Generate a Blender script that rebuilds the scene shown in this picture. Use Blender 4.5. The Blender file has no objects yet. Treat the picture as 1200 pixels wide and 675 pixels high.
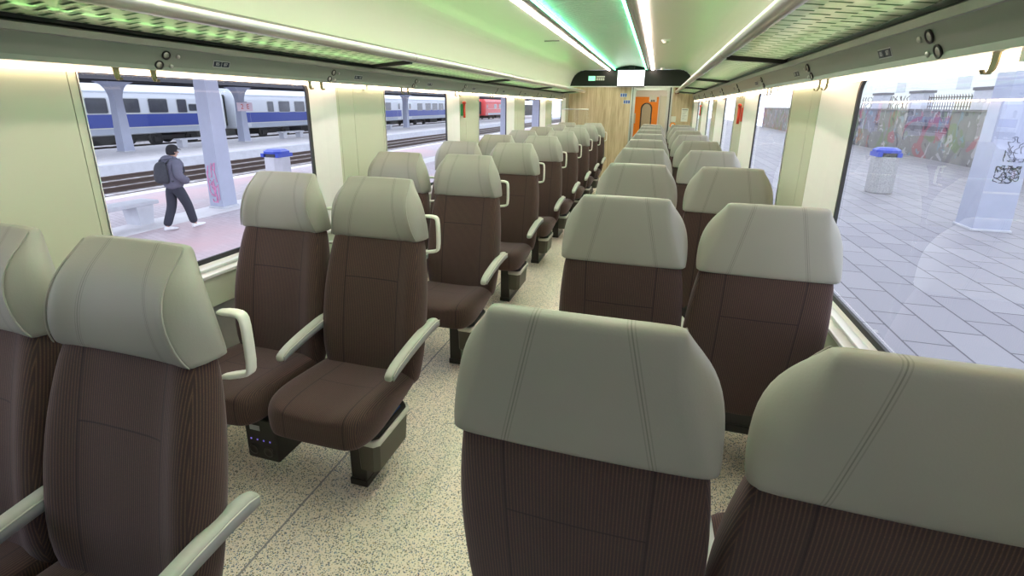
import bpy, bmesh, math, random
from mathutils import Vector, Matrix
random.seed(7)
PI = math.pi
S = bpy.context.scene
COL = S.collection

# ------------------------------------------------------------------ node / material helpers
def N(nt, kind, **kw):
    n = nt.nodes.new(kind)
    for k, v in kw.items():
        if k.startswith('i_'): n.inputs[k[2:].replace('_', ' ')].default_value = v
        else: setattr(n, k, v)
    return n

def L(nt, a, b): nt.links.new(a, b)

def new_mat(name):
    m = bpy.data.materials.new(name); m.use_nodes = True
    nt = m.node_tree; b = nt.nodes['Principled BSDF']
    return m, nt, b

def M(nt, op, a, b=None, clamp=False):
    n = nt.nodes.new('ShaderNodeMath'); n.operation = op; n.use_clamp = clamp
    for i, v in enumerate((a, b)):
        if v is None: continue
        if isinstance(v, (int, float)): n.inputs[i].default_value = v
        else: nt.links.new(v, n.inputs[i])
    return n.outputs[0]

def mixc(nt, fac, a, b):
    n = nt.nodes.new('ShaderNodeMix'); n.data_type = 'RGBA'
    for s, v in ((n.inputs[0], fac), (n.inputs[6], a), (n.inputs[7], b)):
        if isinstance(v, (int, float)): s.default_value = v
        elif isinstance(v, tuple): s.default_value = (v + (1,))[:4]
        else: nt.links.new(v, s)
    return n.outputs[2]

def simple(name, col, rough=.5, metal=0, var=.06, scale=30, bump=.02, spec=.5, coat=0):
    """plain material with a little procedural variation and grain"""
    m, nt, b = new_mat(name)
    tc = N(nt, 'ShaderNodeTexCoord')
    nz = N(nt, 'ShaderNodeTexNoise', i_Scale=scale, i_Detail=4.0)
    L(nt, tc.outputs['Object'], nz.inputs['Vector'])
    c2 = tuple(max(0, x * (1 - var)) for x in col); c1 = tuple(min(1, x * (1 + var)) for x in col)
    L(nt, mixc(nt, nz.outputs['Fac'], c2, c1), b.inputs['Base Color'])
    b.inputs['Roughness'].default_value = rough; b.inputs['Metallic'].default_value = metal
    b.inputs['Specular IOR Level'].default_value = spec
    b.inputs['Coat Weight'].default_value = coat
    if bump:
        bp = N(nt, 'ShaderNodeBump', i_Strength=bump, i_Distance=.01)
        L(nt, nz.outputs['Fac'], bp.inputs['Height']); L(nt, bp.outputs['Normal'], b.inputs['Normal'])
    return m

def emis(name, col, st):
    m, nt, b = new_mat(name)
    b.inputs['Base Color'].default_value = col + (1,)
    b.inputs['Emission Color'].default_value = col + (1,)
    b.inputs['Emission Strength'].default_value = st
    return m

def linefac(nt, v, pos, half):
    """1 where |v-pos|<half"""
    return M(nt, 'LESS_THAN', M(nt, 'ABSOLUTE', M(nt, 'SUBTRACT', v, pos)), half)

def fabric():
    m, nt, b = new_mat('striped_brown_fabric')
    tc = N(nt, 'ShaderNodeTexCoord'); sp = N(nt, 'ShaderNodeSeparateXYZ'); L(nt, tc.outputs['Object'], sp.inputs[0])
    x, y, z = sp.outputs
    sn = N(nt, 'ShaderNodeSeparateXYZ'); L(nt, tc.outputs['Normal'], sn.inputs[0])
    side = M(nt, 'GREATER_THAN', M(nt, 'ABSOLUTE', sn.outputs[0]), .72)
    u = M(nt, 'ADD', M(nt, 'MULTIPLY', x, M(nt, 'SUBTRACT', 1.0, side)), M(nt, 'MULTIPLY', M(nt, 'ADD', y, M(nt, 'MULTIPLY', z, -.30)), side))
    st = M(nt, 'ADD', M(nt, 'MULTIPLY', M(nt, 'SINE', M(nt, 'MULTIPLY', u, 2 * PI / .0064)), .5), .5)
    st = M(nt, 'POWER', st, 3.0)
    nz = N(nt, 'ShaderNodeTexNoise', i_Scale=420.0, i_Detail=2.0); L(nt, tc.outputs['Object'], nz.inputs['Vector'])
    st2 = M(nt, 'MULTIPLY', st, M(nt, 'MULTIPLY', nz.outputs['Fac'], 1.5), True)
    n2 = N(nt, 'ShaderNodeTexNoise', i_Scale=9.0, i_Detail=3.0); L(nt, tc.outputs['Object'], n2.inputs['Vector'])
    base = mixc(nt, n2.outputs['Fac'], (.040, .0250, .0235), (.057, .0355, .034))
    c = mixc(nt, st2, base, (.135, .078, .050))
    ax = M(nt, 'ABSOLUTE', x)
    s1 = linefac(nt, ax, .128, .0022)
    s2 = M(nt, 'MULTIPLY', linefac(nt, z, .845, .0022), M(nt, 'LESS_THAN', ax, .128))
    s3 = M(nt, 'MULTIPLY', linefac(nt, y, -.33, .0022), M(nt, 'LESS_THAN', ax, .128))
    seam = M(nt, 'MAXIMUM', s1, M(nt, 'MAXIMUM', s2, s3))
    c = mixc(nt, M(nt, 'MULTIPLY', seam, .75), c, (.018, .012, .012))
    L(nt, c, b.inputs['Base Color'])
    b.inputs['Roughness'].default_value = .9; b.inputs['Specular IOR Level'].default_value = .2
    b.inputs['Sheen Weight'].default_value = .25; b.inputs['Sheen Roughness'].default_value = .5
    b.inputs['Sheen Tint'].default_value = (.75, .62, .7, 1)
    h = M(nt, 'SUBTRACT', M(nt, 'ADD', M(nt, 'MULTIPLY', st, .4), M(nt, 'MULTIPLY', nz.outputs['Fac'], .4)), M(nt, 'MULTIPLY', seam, 3.0))
    bp = N(nt, 'ShaderNodeBump', i_Strength=.35, i_Distance=.002); L(nt, h, bp.inputs['Height']); L(nt, bp.outputs['Normal'], b.inputs['Normal'])
    return m

def vinyl():
    m, nt, b = new_mat('grey_green_vinyl')
    tc = N(nt, 'ShaderNodeTexCoord'); sp = N(nt, 'ShaderNodeSeparateXYZ'); L(nt, tc.outputs['Object'], sp.inputs[0])
    x, y, z = sp.outputs
    ax = M(nt, 'ABSOLUTE', x)
    pos = M(nt, 'ADD', M(nt, 'MULTIPLY', M(nt, 'SUBTRACT', 1.265, z), .21), .072)
    d = M(nt, 'SUBTRACT', ax, pos)
    seam = M(nt, 'MAXIMUM', linefac(nt, d, 0.0, .0011), M(nt, 'MULTIPLY', linefac(nt, M(nt, 'ABSOLUTE', d), .0055, .0011), .55))
    nz = N(nt, 'ShaderNodeTexNoise', i_Scale=260.0, i_Detail=3.0); L(nt, tc.outputs['Object'], nz.inputs['Vector'])
    n2 = N(nt, 'ShaderNodeTexNoise', i_Scale=6.0, i_Detail=2.0); L(nt, tc.outputs['Object'], n2.inputs['Vector'])
    c = mixc(nt, n2.outputs['Fac'], (.30, .292, .25), (.335, .325, .28))
    c = mixc(nt, M(nt, 'MULTIPLY', seam, .55), c, (.10, .10, .08))
    L(nt, c, b.inputs['Base Color'])
    b.inputs['Roughness'].default_value = .46; b.inputs['Specular IOR Level'].default_value = .45
    h = M(nt, 'SUBTRACT', M(nt, 'MULTIPLY', nz.outputs['Fac'], .35), M(nt, 'MULTIPLY', seam, 1.6))
    bp = N(nt, 'ShaderNodeBump', i_Strength=.3, i_Distance=.002); L(nt, h, bp.inputs['Height']); L(nt, bp.outputs['Normal'], b.inputs['Normal'])
    return m

def terrazzo():
    m, nt, b = new_mat('speckled_cream_floor')
    tc = N(nt, 'ShaderNodeTexCoord')
    base = None
    nz = N(nt, 'ShaderNodeTexNoise', i_Scale=3.0, i_Detail=3.0); L(nt, tc.outputs['Object'], nz.inputs['Vector'])
    c = mixc(nt, nz.outputs['Fac'], (.88, .76, .63), (.94, .83, .70))
    for sc, thr, cols in ((95.0, .36, ((.10, .16, .26), (.05, .05, .05), (.36, .26, .12), (.16, .20, .18))),
                          (150.0, .38, ((.30, .30, .26), (.10, .10, .10), (.20, .30, .36), (.52, .40, .18)))):
        v = N(nt, 'ShaderNodeTexVoronoi', i_Scale=sc * 1.35); L(nt, tc.outputs['Object'], v.inputs['Vector'])
        sep = N(nt, 'ShaderNodeSeparateColor'); L(nt, v.outputs['Color'], sep.inputs[0])
        rp = N(nt, 'ShaderNodeValToRGB'); rp.color_ramp.interpolation = 'CONSTANT'
        e = rp.color_ramp.elements; e[0].color = cols[0] + (1,); e[1].position = .3; e[1].color = cols[1] + (1,)
        for p, cc in ((.6, cols[2]), (.8, cols[3])):
            q = e.new(p); q.color = cc + (1,)
        L(nt, sep.outputs[0], rp.inputs[0])
        f = M(nt, 'MULTIPLY', M(nt, 'LESS_THAN', v.outputs['Distance'], thr), M(nt, 'GREATER_THAN', sep.outputs[1], .35))
        c = mixc(nt, f, c, rp.outputs[0])
    L(nt, c, b.inputs['Base Color']); b.inputs['Roughness'].default_value = .38
    return m

def wood():
    m, nt, b = new_mat('pale_oak_laminate')
    tc = N(nt, 'ShaderNodeTexCoord'); mp = N(nt, 'ShaderNodeMapping'); mp.inputs['Scale'].default_value = (14, 14, 1.1)
    L(nt, tc.outputs['Object'], mp.inputs[0])
    nz = N(nt, 'ShaderNodeTexNoise', i_Scale=1.4, i_Detail=8.0, i_Roughness=.62, i_Distortion=.4); L(nt, mp.outputs[0], nz.inputs['Vector'])
    rp = N(nt, 'ShaderNodeValToRGB'); e = rp.color_ramp.elements
    e[0].position = .32; e[0].color = (.37, .27, .15, 1); e[1].position = .68; e[1].color = (.62, .50, .32, 1)
    L(nt, nz.outputs['Fac'], rp.inputs[0]); L(nt, rp.outputs[0], b.inputs['Base Color']); b.inputs['Roughness'].default_value = .45
    return m

def glass(name, tint=(.93, .96, .97), refl=.09):  # thin pane: mostly clear, a faint mirror at grazing angles
    m, nt, b = new_mat(name); nt.nodes.remove(b)
    tr = N(nt, 'ShaderNodeBsdfTransparent'); tr.inputs[0].default_value = tint + (1,)
    gl = N(nt, 'ShaderNodeBsdfGlossy', i_Roughness=.01); mx = N(nt, 'ShaderNodeMixShader')
    lw = N(nt, 'ShaderNodeLayerWeight', i_Blend=.28)
    f = M(nt, 'ADD', M(nt, 'MULTIPLY', lw.outputs['Fresnel'], .27), refl * .12, True)
    L(nt, f, mx.inputs[0]); L(nt, tr.outputs[0], mx.inputs[1]); L(nt, gl.outputs[0], mx.inputs[2])
    L(nt, mx.outputs[0], nt.nodes['Material Output'].inputs[0])
    return m

def slab_paving(name, c1, c2, mortar, w, h, rot, patch=None, moff=.006):
    m, nt, b = new_mat(name)
    tc = N(nt, 'ShaderNodeTexCoord'); mp = N(nt, 'ShaderNodeMapping'); mp.inputs['Rotation'].default_value = (0, 0, rot)
    L(nt, tc.outputs['Object'], mp.inputs[0])
    br = N(nt, 'ShaderNodeTexBrick'); br.offset = .5
    br.inputs['Color1'].default_value = c1 + (1,); br.inputs['Color2'].default_value = c2 + (1,); br.inputs['Mortar'].default_value = mortar + (1,)
    br.inputs['Scale'].default_value = 1; br.inputs['Mortar Size'].default_value = moff
    br.inputs['Brick Width'].default_value = w; br.inputs['Row Height'].default_value = h
    L(nt, mp.outputs[0], br.inputs['Vector'])
    nz = N(nt, 'ShaderNodeTexNoise', i_Scale=.9, i_Detail=6.0, i_Roughness=.65); L(nt, tc.outputs['Object'], nz.inputs['Vector'])
    c = mixc(nt, M(nt, 'MULTIPLY', nz.outputs['Fac'], .35), br.outputs['Color'], tuple(x * .72 for x in c1))
    if patch:
        n2 = N(nt, 'ShaderNodeTexNoise', i_Scale=.35, i_Detail=3.0); L(nt, tc.outputs['Object'], n2.inputs['Vector'])
        rp = N(nt, 'ShaderNodeValToRGB'); rp.color_ramp.elements[0].position = .42; rp.color_ramp.elements[1].position = .6
        L(nt, n2.outputs['Fac'], rp.inputs[0]); c = mixc(nt, rp.outputs[0], c, patch)
    L(nt, c, b.inputs['Base Color']); b.inputs['Roughness'].default_value = .55
    return m

def graffiti():
    m, nt, b = new_mat('graffiti_painted_concrete')
    tc = N(nt, 'ShaderNodeTexCoord')
    c = (.30, .29, .30)
    nz = N(nt, 'ShaderNodeTexNoise', i_Scale=1.5, i_Detail=5.0); L(nt, tc.outputs['Object'], nz.inputs['Vector'])
    c = mixc(nt, nz.outputs['Fac'], (.16, .15, .17), (.36, .35, .37))
    for i, (col, thr, sc) in enumerate((((.18, .26, .12), .56, .35), ((.45, .10, .16), .60, .5), ((.20, .36, .46), .61, .7), ((.40, .16, .08), .63, .45), ((.62, .60, .62), .62, 1.1), ((.05, .05, .07), .63, .9))):
        mp = N(nt, 'ShaderNodeMapping'); mp.inputs['Location'].default_value = (i * 7.3, i * 3.1, i * 1.7); L(nt, tc.outputs['Object'], mp.inputs[0])
        n = N(nt, 'ShaderNodeTexNoise', i_Scale=sc, i_Detail=2.5, i_Distortion=1.6); L(nt, mp.outputs[0], n.inputs['Vector'])
        c = mixc(nt, M(nt, 'MULTIPLY', M(nt, 'GREATER_THAN', n.outputs['Fac'], thr), .85), c, col)
    L(nt, mixc(nt, .42, c, (.05, .048, .055)), b.inputs['Base Color']); b.inputs['Roughness'].default_value = .7
    return m

def gravel():
    m, nt, b = new_mat('track_ballast')
    tc = N(nt, 'ShaderNodeTexCoord')
    v = N(nt, 'ShaderNodeTexVoronoi', i_Scale=6.0); L(nt, tc.outputs['Object'], v.inputs['Vector'])
    nz = N(nt, 'ShaderNodeTexNoise', i_Scale=.8, i_Detail=5.0); L(nt, tc.outputs['Object'], nz.inputs['Vector'])
    sp = N(nt, 'ShaderNodeSeparateColor'); L(nt, v.outputs['Color'], sp.inputs[0])
    f = M(nt, 'ADD', M(nt, 'MULTIPLY', sp.outputs[0], .6), M(nt, 'MULTIPLY', nz.outputs['Fac'], .4))
    L(nt, mixc(nt, f, (.16, .14, .14), (.66, .64, .66)), b.inputs['Base Color']); b.inputs['Roughness'].default_value = .9
    return m

def rackplate():
    """pale translucent shelf with staggered see-through slots"""
    m, nt, b = new_mat('slotted_rack_plate')
    tc = N(nt, 'ShaderNodeTexCoord'); sp = N(nt, 'ShaderNodeSeparateXYZ'); L(nt, tc.outputs['Object'], sp.inputs[0])
    x, y, z = sp.outputs
    row = M(nt, 'FLOOR', M(nt, 'DIVIDE', y, .045))
    off = M(nt, 'MULTIPLY', M(nt, 'MODULO', M(nt, 'ADD', row, 2000.0), 2.0), .055)
    fx = M(nt, 'FRACT', M(nt, 'DIVIDE', M(nt, 'ADD', M(nt, 'ADD', x, off), 10.0), .11))
    fy = M(nt, 'FRACT', M(nt, 'DIVIDE', M(nt, 'ADD', y, 45.0), .045))
    slot = M(nt, 'MULTIPLY', linefac(nt, fx, .5, .26), linefac(nt, fy, .5, .17))
    tl = N(nt, 'ShaderNodeBsdfTranslucent'); tl.inputs[0].default_value = (.86, .90, .78, 1)
    tp = N(nt, 'ShaderNodeBsdfTransparent'); tp.inputs[0].default_value = (.86, .93, .84, 1)
    m0 = N(nt, 'ShaderNodeMixShader', i_Fac=.5); L(nt, tl.outputs[0], m0.inputs[1]); L(nt, tp.outputs[0], m0.inputs[2])
    mx = N(nt, 'ShaderNodeMixShader', i_Fac=.72); b.inputs['Base Color'].default_value = (.74, .78, .66, 1); b.inputs['Roughness'].default_value = .12
    L(nt, b.outputs[0], mx.inputs[1]); L(nt, m0.outputs[0], mx.inputs[2])
    dk = N(nt, 'ShaderNodeBsdfDiffuse'); dk.inputs[0].default_value = (.12, .18, .12, 1)
    m2 = N(nt, 'ShaderNodeMixShader'); L(nt, slot, m2.inputs[0]); L(nt, mx.outputs[0], m2.inputs[1]); L(nt, dk.outputs[0], m2.inputs[2])
    L(nt, m2.outputs[0], nt.nodes['Material Output'].inputs[0])
    return m

W = {}
W['fabric'] = fabric(); W['vinyl'] = vinyl(); W['floor'] = terrazzo(); W['wood'] = wood()
W['glass'] = glass('window_glass'); W['clear'] = glass('clear_partition_glass', (.9, .92, .9), .1)
W['dark'] = simple('black_plastic', (.018, .016, .015), .5)
W['legm'] = simple('dark_brown_painted_steel', (.028, .023, .019), .45)
W['binm'] = simple('bronze_grey_plastic', (.075, .066, .05), .5)
W['liner'] = simple('clear_plastic_liner', (.62, .62, .55), .25, spec=.8)
W['arm'] = simple('grey_green_armrest', (.46, .46, .40), .42)
W['armin'] = simple('grey_armrest_inlay', (.30, .30, .30), .5)
W['cream'] = simple('cream_plastic', (.72, .71, .62), .35)
W['wall'] = simple('glossy_cream_wall_panel', (.56, .58, .455), .18, var=.02, scale=3, bump=0, spec=.6)
W['white'] = simple('white_frame_plastic', (.82, .80, .79), .35, var=.02, bump=0)
W['rubber'] = simple('black_rubber', (.03, .03, .032), .6)
W['valance'] = simple('grey_green_painted_panel', (.25, .285, .245), .3, var=.03, scale=4, bump=0)
W['alum'] = simple('brushed_aluminium', (.62, .62, .58), .33, .85, scale=80)
W['satin'] = simple('satin_grey_metal', (.34, .34, .33), .4, .5)
W['ceil'] = simple('satin_ceiling_panel', (.70, .71, .63), .3, var=.02, scale=2, bump=0)
W['rib'] = simple('ribbed_ceiling_metal', (.60, .63, .58), .35, .2)
W['slot'] = rackplate()
W['hook'] = simple('olive_bronze_metal', (.20, .18, .09), .45, .3)
W['lampw'] = emis('warm_white_light_strip', (1, .79, .72), 37)
W['lampg'] = emis('green_led_strip', (.14, 1, .50), 17)
W['lampr'] = emis('green_rack_led', (.40, 1, .30), 7.0)
W['lampv'] = emis('warm_window_light_strip', (1, .76, .54), 7.5)
W['screen'] = emis('white_screen', (.93, .93, 1), 1.6)
W['signg'] = emis('green_sign_light', (.30, .85, .60), .8)
W['signw'] = emis('dim_sign_light', (.35, .38, .30), .5)
W['ledb'] = emis('blue_led', (.25, .2, 1), .5)
W['header'] = simple('black_gloss_panel', (.010, .012, .010), .45, bump=0, spec=.25)
W['orange'] = simple('orange_door_paint', (.92, .27, .02), .35, var=.03, bump=0)
W['red'] = simple('red_painted_metal', (.62, .05, .02), .35)
W['green'] = simple('green_sign_plastic', (.03, .32, .10), .5)
W['navy'] = simple('navy_plate', (.02, .03, .05), .35)
W['silver'] = simple('pale_print', (.55, .58, .60), .5)
W['bluest'] = simple('blue_sticker', (.04, .10, .36), .4)
W['paper'] = simple('white_paper', (.78, .80, .74), .7)
W['pavel'] = slab_paving('pink_grey_paving', (.56, .50, .54), (.47, .41, .45), (.26, .22, .24), .22, .11, .3, (.58, .40, .42), .004)
W['paver'] = slab_paving('grey_slab_paving', (.33, .32, .345), (.26, .25, .28), (.05, .047, .06), .86, .50, PI / 2, None, .012)
W['edge'] = simple('pale_platform_edge', (.72, .70, .72), .7, var=.2, scale=3)
W['conc'] = simple('pale_concrete', (.56, .57, .62), .75, var=.15, scale=4)
W['colm'] = simple('lavender_grey_paint', (.42, .45, .57), .55, var=.10, scale=3)
W['agg'] = simple('speckled_concrete', (.42, .42, .43), .8, var=.75, scale=45)
W['gravel'] = gravel(); W['graf'] = graffiti()
W['rail'] = simple('rusty_steel', (.10, .07, .06), .5, .3)
W['sleep'] = simple('weathered_sleeper', (.34, .31, .31), .9)
W['tw'] = simple('white_coach_paint', (.74, .78, .84), .3, var=.04, bump=0)
W['tb'] = simple('blue_coach_paint', (.045, .08, .40), .3, var=.05, bump=0)
W['tg'] = simple('pale_blue_grey_skirt', (.52, .58, .68), .5, var=.1)
W['tr'] = simple('red_coach_paint', (.75, .08, .08), .35, bump=0)
W['tglass'] = simple('dark_coach_glass', (.05, .055, .075), .12, var=.4, scale=2, bump=0, spec=.8)
W['bogie'] = simple('sooty_iron', (.03, .028, .027), .7)
W['roofd'] = simple('dark_canopy_timber', (.07, .07, .08), .8)
W['bluep'] = simple('blue_plastic_lid', (.05, .09, .50), .4)
W['pink'] = simple('pink_spray_paint', (.72, .30, .50), .7)
W['ink'] = simple('dark_spray_paint', (.035, .035, .05), .7)
W['jacket'] = simple('slate_purple_jacket', (.125, .125, .175), .8, var=.2, scale=14, bump=.2)
W['trous'] = simple('dark_navy_trousers', (.032, .034, .052), .85)
W['skin'] = simple('skin', (.50, .30, .22), .55)
W['cap'] = simple('black_cap_cloth', (.018, .016, .018), .9)
W['bag'] = simple('dark_grey_backpack_cloth', (.045, .048, .062), .8, var=.3)
W['shoe'] = simple('white_shoe', (.80, .80, .84), .5)
W['roofw'] = simple('grey_weathered_fence', (.20, .19, .20), .8)

# ------------------------------------------------------------------ mesh helpers
class MB:
    def __init__(s): s.b = bmesh.new(); s.mats = []; s.mi = 0
    def mat(s, m):
        if m not in s.mats: s.mats.append(m)
        s.mi = s.mats.index(m); return s
    def _fin(s, faces, smooth=False):
        for f in faces: f.material_index = s.mi; f.smooth = smooth
    def box(s, x0, x1, y0, y1, z0, z1, bev=0, seg=2, mx=None):
        vs = [s.b.verts.new((x, y, z)) for x in (x0, x1) for y in (y0, y1) for z in (z0, z1)]
        fs = [s.b.faces.new([vs[i] for i in q]) for q in ((0, 1, 3, 2), (4, 6, 7, 5), (0, 4, 5, 1), (2, 3, 7, 6), (0, 2, 6, 4), (1, 5, 7, 3))]
        allf = set(fs)
        if bev:
            r = bmesh.ops.bevel(s.b, geom=list({e for f in fs for e in f.edges}), offset=bev, segments=seg, affect='EDGES', profile=.5)
            allf = set(r['faces']) | {f for f in fs if f.is_valid}
        s._fin(allf, bool(bev))
        if mx is not None:
            bmesh.ops.transform(s.b, matrix=mx, verts=list({v for f in allf for v in f.verts}))
        return s
    def loft(s, rings, caps=True, closed=True, smooth=True):
        R = [[s.b.verts.new(p) for p in r] for r in rings]; n = len(R[0]); fs = []
        for a, c in zip(R[:-1], R[1:]):
            for i in range(n if closed else n - 1):
                j = (i + 1) % n
                fs.append(s.b.faces.new((a[i], a[j], c[j], c[i])))
        if caps and closed:
            fs.append(s.b.faces.new(R[0][::-1])); fs.append(s.b.faces.new(R[-1]))
        s._fin(fs, smooth); return s
    def tube(s, pts, r, n=10, caps=True):
        pts = [Vector(p) for p in pts]; rr = r if isinstance(r, (list, tuple)) else [r] * len(pts)
        t0 = (pts[1] - pts[0]).normalized(); up = Vector((0, 0, 1)) if abs(t0.z) < .9 else Vector((1, 0, 0))
        u = t0.cross(up).normalized(); rings = []
        for i, p in enumerate(pts):
            t = (pts[min(i + 1, len(pts) - 1)] - pts[max(i - 1, 0)]).normalized()
            u = (u - t * u.dot(t)).normalized(); v = t.cross(u)
            rings.append([tuple(p + (u * math.cos(2 * PI * k / n) + v * math.sin(2 * PI * k / n)) * rr[i]) for k in range(n)])
        return s.loft(rings, caps)
    def lathe(s, prof, c, axis='z', n=20):
        """prof: (radius, along) pairs"""
        ax = {'x': lambda r, a, h: (c[0] + h, c[1] + r * math.cos(a), c[2] + r * math.sin(a)),
              'y': lambda r, a, h: (c[0] + r * math.cos(a), c[1] + h, c[2] + r * math.sin(a)),
              'z': lambda r, a, h: (c[0] + r * math.cos(a), c[1] + r * math.sin(a), c[2] + h)}[axis]
        return s.loft([[ax(max(r, 1e-4), 2 * PI * k / n, h) for k in range(n)] for r, h in prof])
    def quad(s, *p): s._fin([s.b.faces.new([s.b.verts.new(q) for q in p])]); return s
    def extr_y(s, prof, y0, y1, closed=False, smooth=False, caps=False):
        return s.loft([[(x, y0, z) for x, z in prof], [(x, y1, z) for x, z in prof]], caps, closed, smooth)
    def mesh(s, name, m, sub=0):
        bmesh.ops.recalc_face_normals(s.b, faces=s.b.faces[:])
        me = bpy.data.meshes.new(name); s.b.to_mesh(me); s.b.free()
        for q in (s.mats if s.mats else [m]): me.materials.append(q)
        if sub:
            o = bpy.data.objects.new('t', me); COL.objects.link(o)
            md = o.modifiers.new('s', 'SUBSURF'); md.levels = sub; md.render_levels = sub
            dg = bpy.context.evaluated_depsgraph_get(); dg.update()
            me2 = bpy.data.meshes.new_from_object(o.evaluated_get(dg)); me2.name = name
            bpy.data.objects.remove(o); bpy.data.meshes.remove(me); me = me2
            for p in me.polygons: p.use_smooth = True
        return me
    def build(s, name, m=None, parent=None, sub=0):
        return link(name, s.mesh(name, m, sub), parent)

def link(name, me, parent=None):
    o = bpy.data.objects.new(name, me); COL.objects.link(o)
    if parent: o.parent = parent
    return o
def tag(o, label, cat, group=None, kind=None):
    if label: o['label'] = label
    if cat: o['category'] = cat
    if group: o['group'] = group
    if kind: o['kind'] = kind
    return o
def thing(name, label, cat, loc=(0, 0, 0), rz=0, group=None):
    o = bpy.data.objects.new(name, None); COL.objects.link(o); o.empty_display_size = .1
    o.location = loc; o.rotation_euler = (0, 0, rz); return tag(o, label, cat, group)
def struct(o, label=None, cat=None):
    o['kind'] = 'structure'
    if label: o['label'] = label
    if cat: o['category'] = cat
    return o
def kids(o): return [c for c in bpy.data.objects if c.parent == o]
def dup(o, loc, rz=0, label=None, skip=()):
    r = o.copy(); COL.objects.link(r); r.location = loc; r.rotation_euler = (0, 0, rz)
    if label: r['label'] = label
    for ch in kids(o):
        if ch.name.split('.')[0] in skip: continue
        c = ch.copy(); COL.objects.link(c); c.parent = r
        for g in kids(ch):
            d = g.copy(); COL.objects.link(d); d.parent = c
    return r
def skin(name, m, verts, edges, radii, parent=None, sub=2, root=0):
    me = bpy.data.meshes.new(name); me.from_pydata(verts, edges, [])
    o = bpy.data.objects.new('t', me); COL.objects.link(o)
    o.modifiers.new('k', 'SKIN')
    for i, r in enumerate(radii):
        me.skin_vertices[0].data[i].radius = r if isinstance(r, tuple) else (r, r)
    me.skin_vertices[0].data[root].use_root = True
    md = o.modifiers.new('s', 'SUBSURF'); md.levels = sub; md.render_levels = sub
    dg = bpy.context.evaluated_depsgraph_get(); dg.update()
    me2 = bpy.data.meshes.new_from_object(o.evaluated_get(dg)); me2.name = name
    bpy.data.objects.remove(o); bpy.data.meshes.remove(me)
    for p in me2.polygons: p.use_smooth = True
    me2.materials.clear(); me2.materials.append(m)
    return link(name, me2, parent)
def text_mesh(name, txt, size, m, mx, parent=None, ext=.0004):
    cu = bpy.data.curves.new(name, 'FONT'); cu.body = txt; cu.size = size; cu.extrude = ext; cu.align_x = 'CENTER'; cu.align_y = 'CENTER'
    o = bpy.data.objects.new('t', cu); COL.objects.link(o)
    dg = bpy.context.evaluated_depsgraph_get(); dg.update()
    me = bpy.data.meshes.new_from_object(o.evaluated_get(dg)); me.transform(mx); me.name = name
    bpy.data.objects.remove(o); bpy.data.curves.remove(cu)
    me.materials.clear(); me.materials.append(m)
    return link(name, me, parent)
ORD = ['first', 'second', 'third', 'fourth', 'fifth', 'sixth', 'seventh', 'eighth', 'ninth', 'tenth', 'eleventh', 'twelfth']

# ------------------------------------------------------------------ train seats
def sym(half):
    """half ring from centre front (x=0) to centre back -> closed ring"""
    return half + [(-x, y, z) for x, y, z in half[-2:0:-1]]
def backrest_mesh():
    lv = [(.385, .205, -.150, -.095, .0), (.40, .215, -.155, -.090, .005), (.46, .232, -.160, -.082, .018), (.55, .241, -.152, -.062, .030), (.65, .243, -.136, -.040, .034),
          (.75, .242, -.116, -.018, .034), (.85, .236, -.092, .002, .032), (.95, .224, -.064, .018, .028), (1.02, .213, -.043, .024, .020), (1.04, .198, -.034, .014, .012)]
    rings = []
    for z, w, yf, yb, b in lv:
        mid = (yf + yb) / 2
        rings.append(sym([(0, yf, z), (w * .40, yf, z), (w * .60, yf - b * .25, z), (w * .78, yf - b, z), (w * .93, yf - b * .75, z), (w, yf + .02, z), (w * 1.0, mid + .01, z),
                          (w * .96, yb - .012, z), (w * .85, yb, z), (w * .45, yb + .006, z), (0, yb + .008, z)]))
    mb = MB(); mb.loft(rings); return mb.mesh('backrest', W['fabric'], 1)
def headrest_mesh():
    # z, front seam (x, y), side bulge (x, y), back seam (x, y), front centre y
    lv = [(1.010, .202, -.056, .222, .006, .211, .024, -.046), (1.016, .206, -.064, .228, .006, .215, .029, -.052), (1.04, .196, -.076, .233, -.002, .205, .033, -.057), (1.085, .184, -.083, .234, -.010, .190, .036, -.058),
          (1.13, .172, -.081, .230, -.016, .175, .039, -.054), (1.17, .163, -.068, .217, -.014, .163, .042, -.044), (1.203, .157, -.048, .197, -.008, .157, .043, -.030), (1.228, .154, -.022, .175, .004, .153, .043, -.012),
          (1.250, .152, .002, .158, .014, .151, .043, .008), (1.263, .148, .014, .151, .022, .148, .040, .018), (1.267, .140, .020, .142, .024, .140, .033, .022)]
    rings = []; tips = []
    for z, wf, yf, wm, ym, wb, yb, yc in lv:
        mx = lambda a, b, t: a + (b - a) * t
        rings.append(sym([(0, yc, z), (wf * .42, yc - .001, z), (wf * .66, mx(yc, yf, .28), z), (wf * .84, mx(yc, yf, .78), z), (wf * .965, yf + .001, z), (wf + .003, yf + .004, z),
                          (mx(wf, wm, .62), mx(yf, ym, .45), z), (wm, ym, z), (mx(wb, wm, .55) + .002, mx(yb, ym, .42), z), (wb + .002, yb - .003, z), (wb * .95, yb + .001, z), (wb * .45, yb + .005, z), (0, yb + .006, z)]))
        tips.append((wf + .0015, yf + .0015, z))
    mb = MB(); mb.loft(rings)
    me = mb.mesh('headrest', W['vinyl'], 1)
    return me, tips
def piping_mesh(tips, sgn):
    mb = MB(); mb.tube([(sgn * x, y, z) for x, y, z in tips[1:-1]], .0024, 6)
    return mb.mesh('piping', W['vinyl'], 1)
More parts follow.
